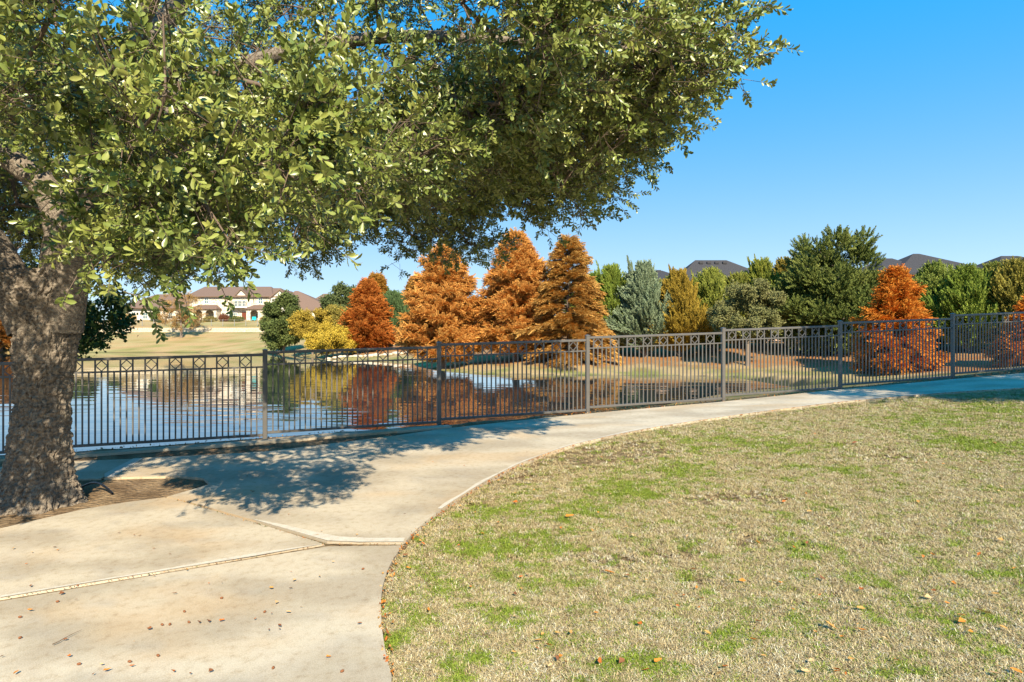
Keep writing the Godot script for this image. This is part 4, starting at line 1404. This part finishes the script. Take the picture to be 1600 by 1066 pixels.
func lawn():
	var tufts := []
	for v in 6:
		var st := begin(true)
		for i in 14:
			var a := rng.randf() * TAU
			var lean := rng.randf_range(0.5, 1.5)
			var l := rng.randf_range(0.018, 0.042)
			var b := Vector3(rng.randf_range(-0.022, 0.022), -0.004, rng.randf_range(-0.022, 0.022))
			var dir := Vector3(cos(a) * sin(lean), cos(lean), sin(a) * sin(lean))
			var s := Vector3(-sin(a), 0, cos(a)) * rng.randf_range(0.0009, 0.0019)
			var m := b + dir * l * 0.6
			var e := b + dir * l + Vector3.DOWN * l * 0.18 + Vector3(cos(a), 0, sin(a)) * l * 0.1
			st.set_color(Color.WHITE * rng.randf_range(0.6, 1.2))
			quad(st, b - s, m - s * 0.8, m + s * 0.8, b + s)
			tri(st, m - s, e, m + s)
		tufts.append(done(st))
	var greens := []
	for g in [[830, 850, 0.5], [760, 800, 0.4], [730, 860, 0.4], [900, 800, 0.55], [1130, 690, 0.9], [1060, 735, 0.7], [960, 760, 0.5], [1000, 770, 0.5], [860, 905, 0.3], [700, 920, 0.22], [640, 960, 0.15], [1150, 1000, 0.18], [1480, 965, 0.25], [1360, 910, 0.2], [1250, 700, 0.5], [1450, 660, 1.0], [1560, 640, 1.2], [1500, 690, 0.6], [1300, 735, 0.4], [720, 1050, 0.2], [950, 1040, 0.15], [1040, 1050, 0.2], [800, 980, 0.2], [620, 1000, 0.14], [1560, 700, 0.7], [1250, 860, 0.25], [1600, 900, 0.3]]:
		greens.append([foot(g[0], g[1]), g[2]])
	var bare := []
	for g in [[880, 718, 0.75], [800, 750, 0.5], [960, 712, 0.7], [1000, 700, 0.6], [740, 790, 0.22], [1180, 775, 0.4], [1100, 780, 0.3], [960, 880, 0.3], [1060, 870, 0.25], [1180, 845, 0.25], [1400, 715, 0.4], [1310, 930, 0.2], [1090, 910, 0.15]]:
		bare.append([foot(g[0], g[1]), g[2]])
	var straw_noise := noise(3.0, 3, 71)
	var speck := noise(9.0, 2, 72)
	var xfs := [[], [], [], [], [], []]
	var cols := [[], [], [], [], [], []]
	var bands := [[2.3, 4.2, 6200.0], [4.2, 6.5, 4000.0], [6.5, 9.5, 2200.0], [9.5, 14.0, 1100.0]]
	var near_edge := {}
	for b in bands:
		var d0: float = b[0]; var d1: float = b[1]
		var x0 := -1.0; var x1 := d1 * 0.8 + 0.5
		var n := int((d1 - d0) * (x1 - x0) * b[2])
		for i in n:
			var d := rng.randf_range(d0, d1)
			var x := rng.randf_range(x0, x1)
			if x > d * 0.78 + 0.4: continue
			var cell := Vector2i(int(floor(x * 4.0)), int(floor(d * 4.0)))
			if not near_edge.has(cell): near_edge[cell] = in_lawn((cell.x + 0.5) * 0.25, (cell.y + 0.5) * 0.25)
			var e: float = near_edge[cell]
			if absf(e) < 0.2: e = in_lawn(x, d)
			if e < 0.012: continue
			var p := Vector2(x, d)
			if e > 0.05 and e < 0.0: continue
			var gr := 0.0
			for g in greens: gr += exp(-p.distance_squared_to(g[0]) / (g[1] * g[1] * 0.45))
			var br := 0.0
			for g in bare: br += exp(-p.distance_squared_to(g[0]) / (g[1] * g[1] * 0.5))
			var sn := straw_noise.get_noise_2d(x, d)
			var sp := speck.get_noise_2d(x, d)
			if rng.randf() < clampf(br * 1.1 + sn * 0.6 - 0.12, 0.0, 0.82): continue
			var green := clampf(gr * 0.85 + sn * 1.1 + sp * 0.9 - 0.04, 0.08, 0.9)
			var c := Color(0.65, 0.54, 0.30).lerp(Color(0.47, 0.36, 0.18), rng.randf())
			if rng.randf() < 0.15: c = Color(0.74, 0.68, 0.5)
			if rng.randf() < 0.12: c = Color(0.22, 0.15, 0.08)
			if rng.randf() < green: c = Color(0.17, 0.25, 0.026).lerp(Color(0.34, 0.41, 0.06), rng.randf())
			var s := rng.randf_range(0.7, 1.2) * (1.0 if d < 6.5 else 1.25)
			var k := rng.randi() % 6
			xfs[k].append(Transform3D(Basis(Vector3.UP, rng.randf() * TAU).scaled(Vector3(s, s * 0.8, s)), V(x, G(x, d) + 0.0, d)))
			cols[k].append(c)
	var root := Node3D.new()
	root.name = "lawn_grass"
	add_child(root)
	tag(root, "dormant straw-coloured lawn with green patches beside the path", "grass", "", "stuff")
	for k in 6: scatter("blades", tufts[k], M.grass_blade, xfs[k], cols[k], root).set_meta("kind", "stuff")

func dead_leaf(sd: int, l: float) -> ArrayMesh:
	rng.seed = sd
	var st := begin(true)
	var rows := []
	var tw := rng.randf_range(-0.5, 0.5)
	var cu := rng.randf_range(0.1, 0.5)
	for i in 7:
		var t := i / 6.0
		var w := sin(pow(t, 0.8) * PI) * 0.25 * l * rng.randf_range(0.5, 1.3) + 0.0006
		var y := cu * l * (t - 0.5) * (t - 0.5) * 1.6
		rows.append([Vector3(-w, y + w * (0.5 + tw), (t - 0.5) * l), Vector3(0, y, (t - 0.5) * l), Vector3(w, y + w * (0.5 - tw), (t - 0.5) * l)])
	st.set_color(Color.WHITE)
	for i in 6:
		quad(st, rows[i][0], rows[i + 1][0], rows[i + 1][1], rows[i][1])
		quad(st, rows[i][1], rows[i + 1][1], rows[i + 1][2], rows[i][2])
	return done(st)

func litter():
	var shapes_ := []
	var tones := [Color(0.55, 0.20, 0.03), Color(0.45, 0.13, 0.025), Color(0.50, 0.27, 0.08), Color(0.22, 0.09, 0.04), Color(0.60, 0.38, 0.18)]
	var mats := []
	for c in tones:
		var m := mat("fallen_leaf" + str(mats.size()), c.r, c.g, c.b, 0.7, 0.3)
		m.backlight = Color(0.25, 0.2, 0.15)
		mats.append(m)
	for v in 6: shapes_.append(dead_leaf(500 + v, 0.06))
	rng.seed = 77
	var n := 0
	var kinds := ["bright orange", "rust red", "ochre", "dark brown", "pale tan"]
	while n < 185:
		var px := rng.randf_range(610, 1600)
		var py := 620.0 + 446.0 * pow(rng.randf(), 0.8)
		var p := foot(px, py)
		var e := in_lawn(p.x, p.y)
		if e < 0.03 or p.y > 13.0: continue
		if e > 0.12 and rng.randf() < 0.25 * clampf((p.y - 4.0) / 4.0, 0, 1): continue
		n += 1
		var s := rng.randf_range(0.3, 0.75)
		if rng.randf() < 0.06: s = 1.1
		var tone: int = [0, 0, 0, 1, 1, 2, 2, 3, 4][rng.randi() % 9]
		var big := "large" if s > 0.95 else ("mid-sized" if s > 0.52 else "small")
		var o := put("fallen_leaf", shapes_[rng.randi() % 6], mats[tone], null, Transform3D(Basis(Vector3.UP, rng.randf() * TAU) * Basis(Vector3.RIGHT, rng.randf_range(-0.35, 0.35)) * Basis.from_scale(Vector3.ONE * s), V(p.x, G(p.x, p.y) + 0.026, p.y)))
		tag(o, "%s %s dry leaf lying on the lawn grass%s" % [big, kinds[tone], " near the path edge" if e < 0.3 else ""], "leaf", "fallen leaves on the lawn")
	n = 0
	while n < 70:
		var px := rng.randf_range(0, 900)
		var py := 700.0 + 366.0 * pow(rng.randf(), 0.7)
		var p := foot(px, py)
		if in_lawn(p.x, p.y) > -0.03: continue
		if px < 340 and py < 835 and py > 745: continue
		if py < 735 and px < 500: continue
		n += 1
		var s := rng.randf_range(0.22, 0.6)
		var tone: int = [0, 1, 2, 3, 3, 3, 4][rng.randi() % 7]
		var o := put("fallen_leaf", shapes_[rng.randi() % 6], mats[tone], null, Transform3D(Basis(Vector3.UP, rng.randf() * TAU) * Basis.from_scale(Vector3.ONE * s), V(p.x, G(p.x, p.y) + 0.031 + 0.004, p.y)))
		tag(o, "%s %s dry leaf lying on the bare concrete path" % ["small" if s > 0.4 else "tiny", kinds[tone]], "leaf", "fallen leaves on the path")
	# crumbs along the lawn's edge, in the joints, along the fence and in the beds
	var bit := dead_leaf(900, 0.03)
	rng.seed = 78
	var xfs := []
	var cols := []
	var crumb := func(p: Vector2, lift: float, s: float, c: Color):
		xfs.append(Transform3D(Basis(rand_dir(), rng.randf() * TAU).scaled(Vector3.ONE * s), V(p.x, G(p.x, p.y) + lift, p.y)))
		cols.append(c)
	for i in lawn_edge.size() - 1:
		var L := lawn_edge[i].distance_to(lawn_edge[i + 1])
		for k in int(L * 70.0):
			var t := (lawn_edge[i + 1] - lawn_edge[i]).normalized()
			crumb.call(lawn_edge[i].lerp(lawn_edge[i + 1], rng.randf()) + Vector2(t.y, -t.x) * rng.randfn(0.015, 0.015), 0.026, rng.randf_range(0.3, 1.0), tones[rng.randi() % 5] * rng.randf_range(0.5, 1.0))
	for jn in [[[277, 786], [509, 857]], [[0, 944], [509, 858]], [[512, 857], [628, 857]]]:
		var a := foot(jn[0][0], jn[0][1]); var b := foot(jn[1][0], jn[1][1])
		for k in int(a.distance_to(b) * 60.0):
			crumb.call(a.lerp(b, rng.randf()) + Vector2(rng.randfn(0, 0.006), rng.randfn(0, 0.006)), 0.03, rng.randf_range(0.15, 0.55), (tones[rng.randi() % 5] if rng.randf() < 0.6 else Color(0.12, 0.14, 0.03)) * rng.randf_range(0.4, 0.9))
	for k in 1500:
		var s := rng.randf_range(-5.0, 17.0)
		var p := F0 + FU * s + FN * rng.randf_range(-0.12, 0.25)
		crumb.call(p, 0.01, rng.randf_range(0.4, 1.4), tones[rng.randi() % 5] * rng.randf_range(0.4, 1.0))
	var lo := scatter("leaf_litter", bit, M.dead_leaf, xfs, cols, self)
	tag(lo, "crumbled dry leaves along the path edge, joints and fence foot", "leaf litter", "", "stuff")
	# mulch in the beds
	var cs := begin()
	box(cs, Vector3(-0.018, -0.004, -0.006), Vector3(0.018, 0.004, 0.006))
	var chip := done(cs)
	xfs = []; cols = []
	var pit := polyline([[-300, 878], [0, 836], [64, 820], [132, 804], [256, 785], [328, 764], [318, 754], [280, 750], [160, 752], [0, 757], [-300, 770]])
	var bed := polyline([[-300, 745], [0, 723], [110, 718], [250, 708], [400, 697], [520, 687], [690, 671], [690, 673], [620, 683], [520, 695], [420, 708], [222, 719], [113, 723], [0, 732], [-300, 754]])
	for q in [[pit, 9000], [bed, 6000]]:
		var poly: PackedVector2Array = q[0]
		var r := Rect2(poly[0], Vector2.ZERO)
		for p in poly: r = r.expand(p)
		for k in q[1]:
			var p := Vector2(rng.randf_range(r.position.x, r.end.x), rng.randf_range(r.position.y, r.end.y))
			if not Geometry2D.is_point_in_polygon(p, poly): continue
			crumb.call(p, 0.012, rng.randf_range(0.4, 1.3), Color(0.09, 0.06, 0.04).lerp(Color(0.42, 0.28, 0.15), pow(rng.randf(), 2.0)))
	var mo := scatter("bark_mulch", chip, M.mulch, xfs, cols, self)
	tag(mo, "brown bark chips on the soil around the oak and below the fence", "mulch", "", "stuff")
	# twigs
	for t in [[[82, 1018], [128, 994], "thin dry twig lying on the path slab away from the joints"], [[318, 798], [324, 790], "short dark twig lying on the path beside the diagonal joint"]]:
		var st := begin(true)
		var a := foot(t[0][0], t[0][1]); var b := foot(t[1][0], t[1][1])
		var prev := V(a.x, G(a.x, a.y) + 0.034, a.y)
		for i in range(1, 6):
			var p := a.lerp(b, i / 5.0) + Vector2(rng.randfn(0, 0.003), rng.randfn(0, 0.003))
			var w := V(p.x, G(p.x, p.y) + 0.034, p.y)
			cone(st, prev, w, 0.0032 - 0.0004 * i, 0.0028 - 0.0004 * i, 5)
			prev = w
		tag(put("fallen_twig", done(st), M.twig), t[2], "twig")
	for i in 15:
		var px := rng.randf_range(10, 570)
		var py := rng.randf_range(870, 1060)
		var p := foot(px, py)
		if in_lawn(p.x, p.y) > -0.05: continue
		var st := SphereMesh.new()
		st.radius = 0.006; st.height = 0.019; st.radial_segments = 10; st.rings = 6
		var o := put("acorn", st, M["fallen_leaf3"], null, Transform3D(Basis(Vector3.UP, rng.randf() * TAU) * Basis(Vector3.RIGHT, PI * 0.5), V(p.x, G(p.x, p.y) + 0.030, p.y)))
		tag(o, "dark brown acorn lying on the near path slab", "acorn", "acorns on the path")
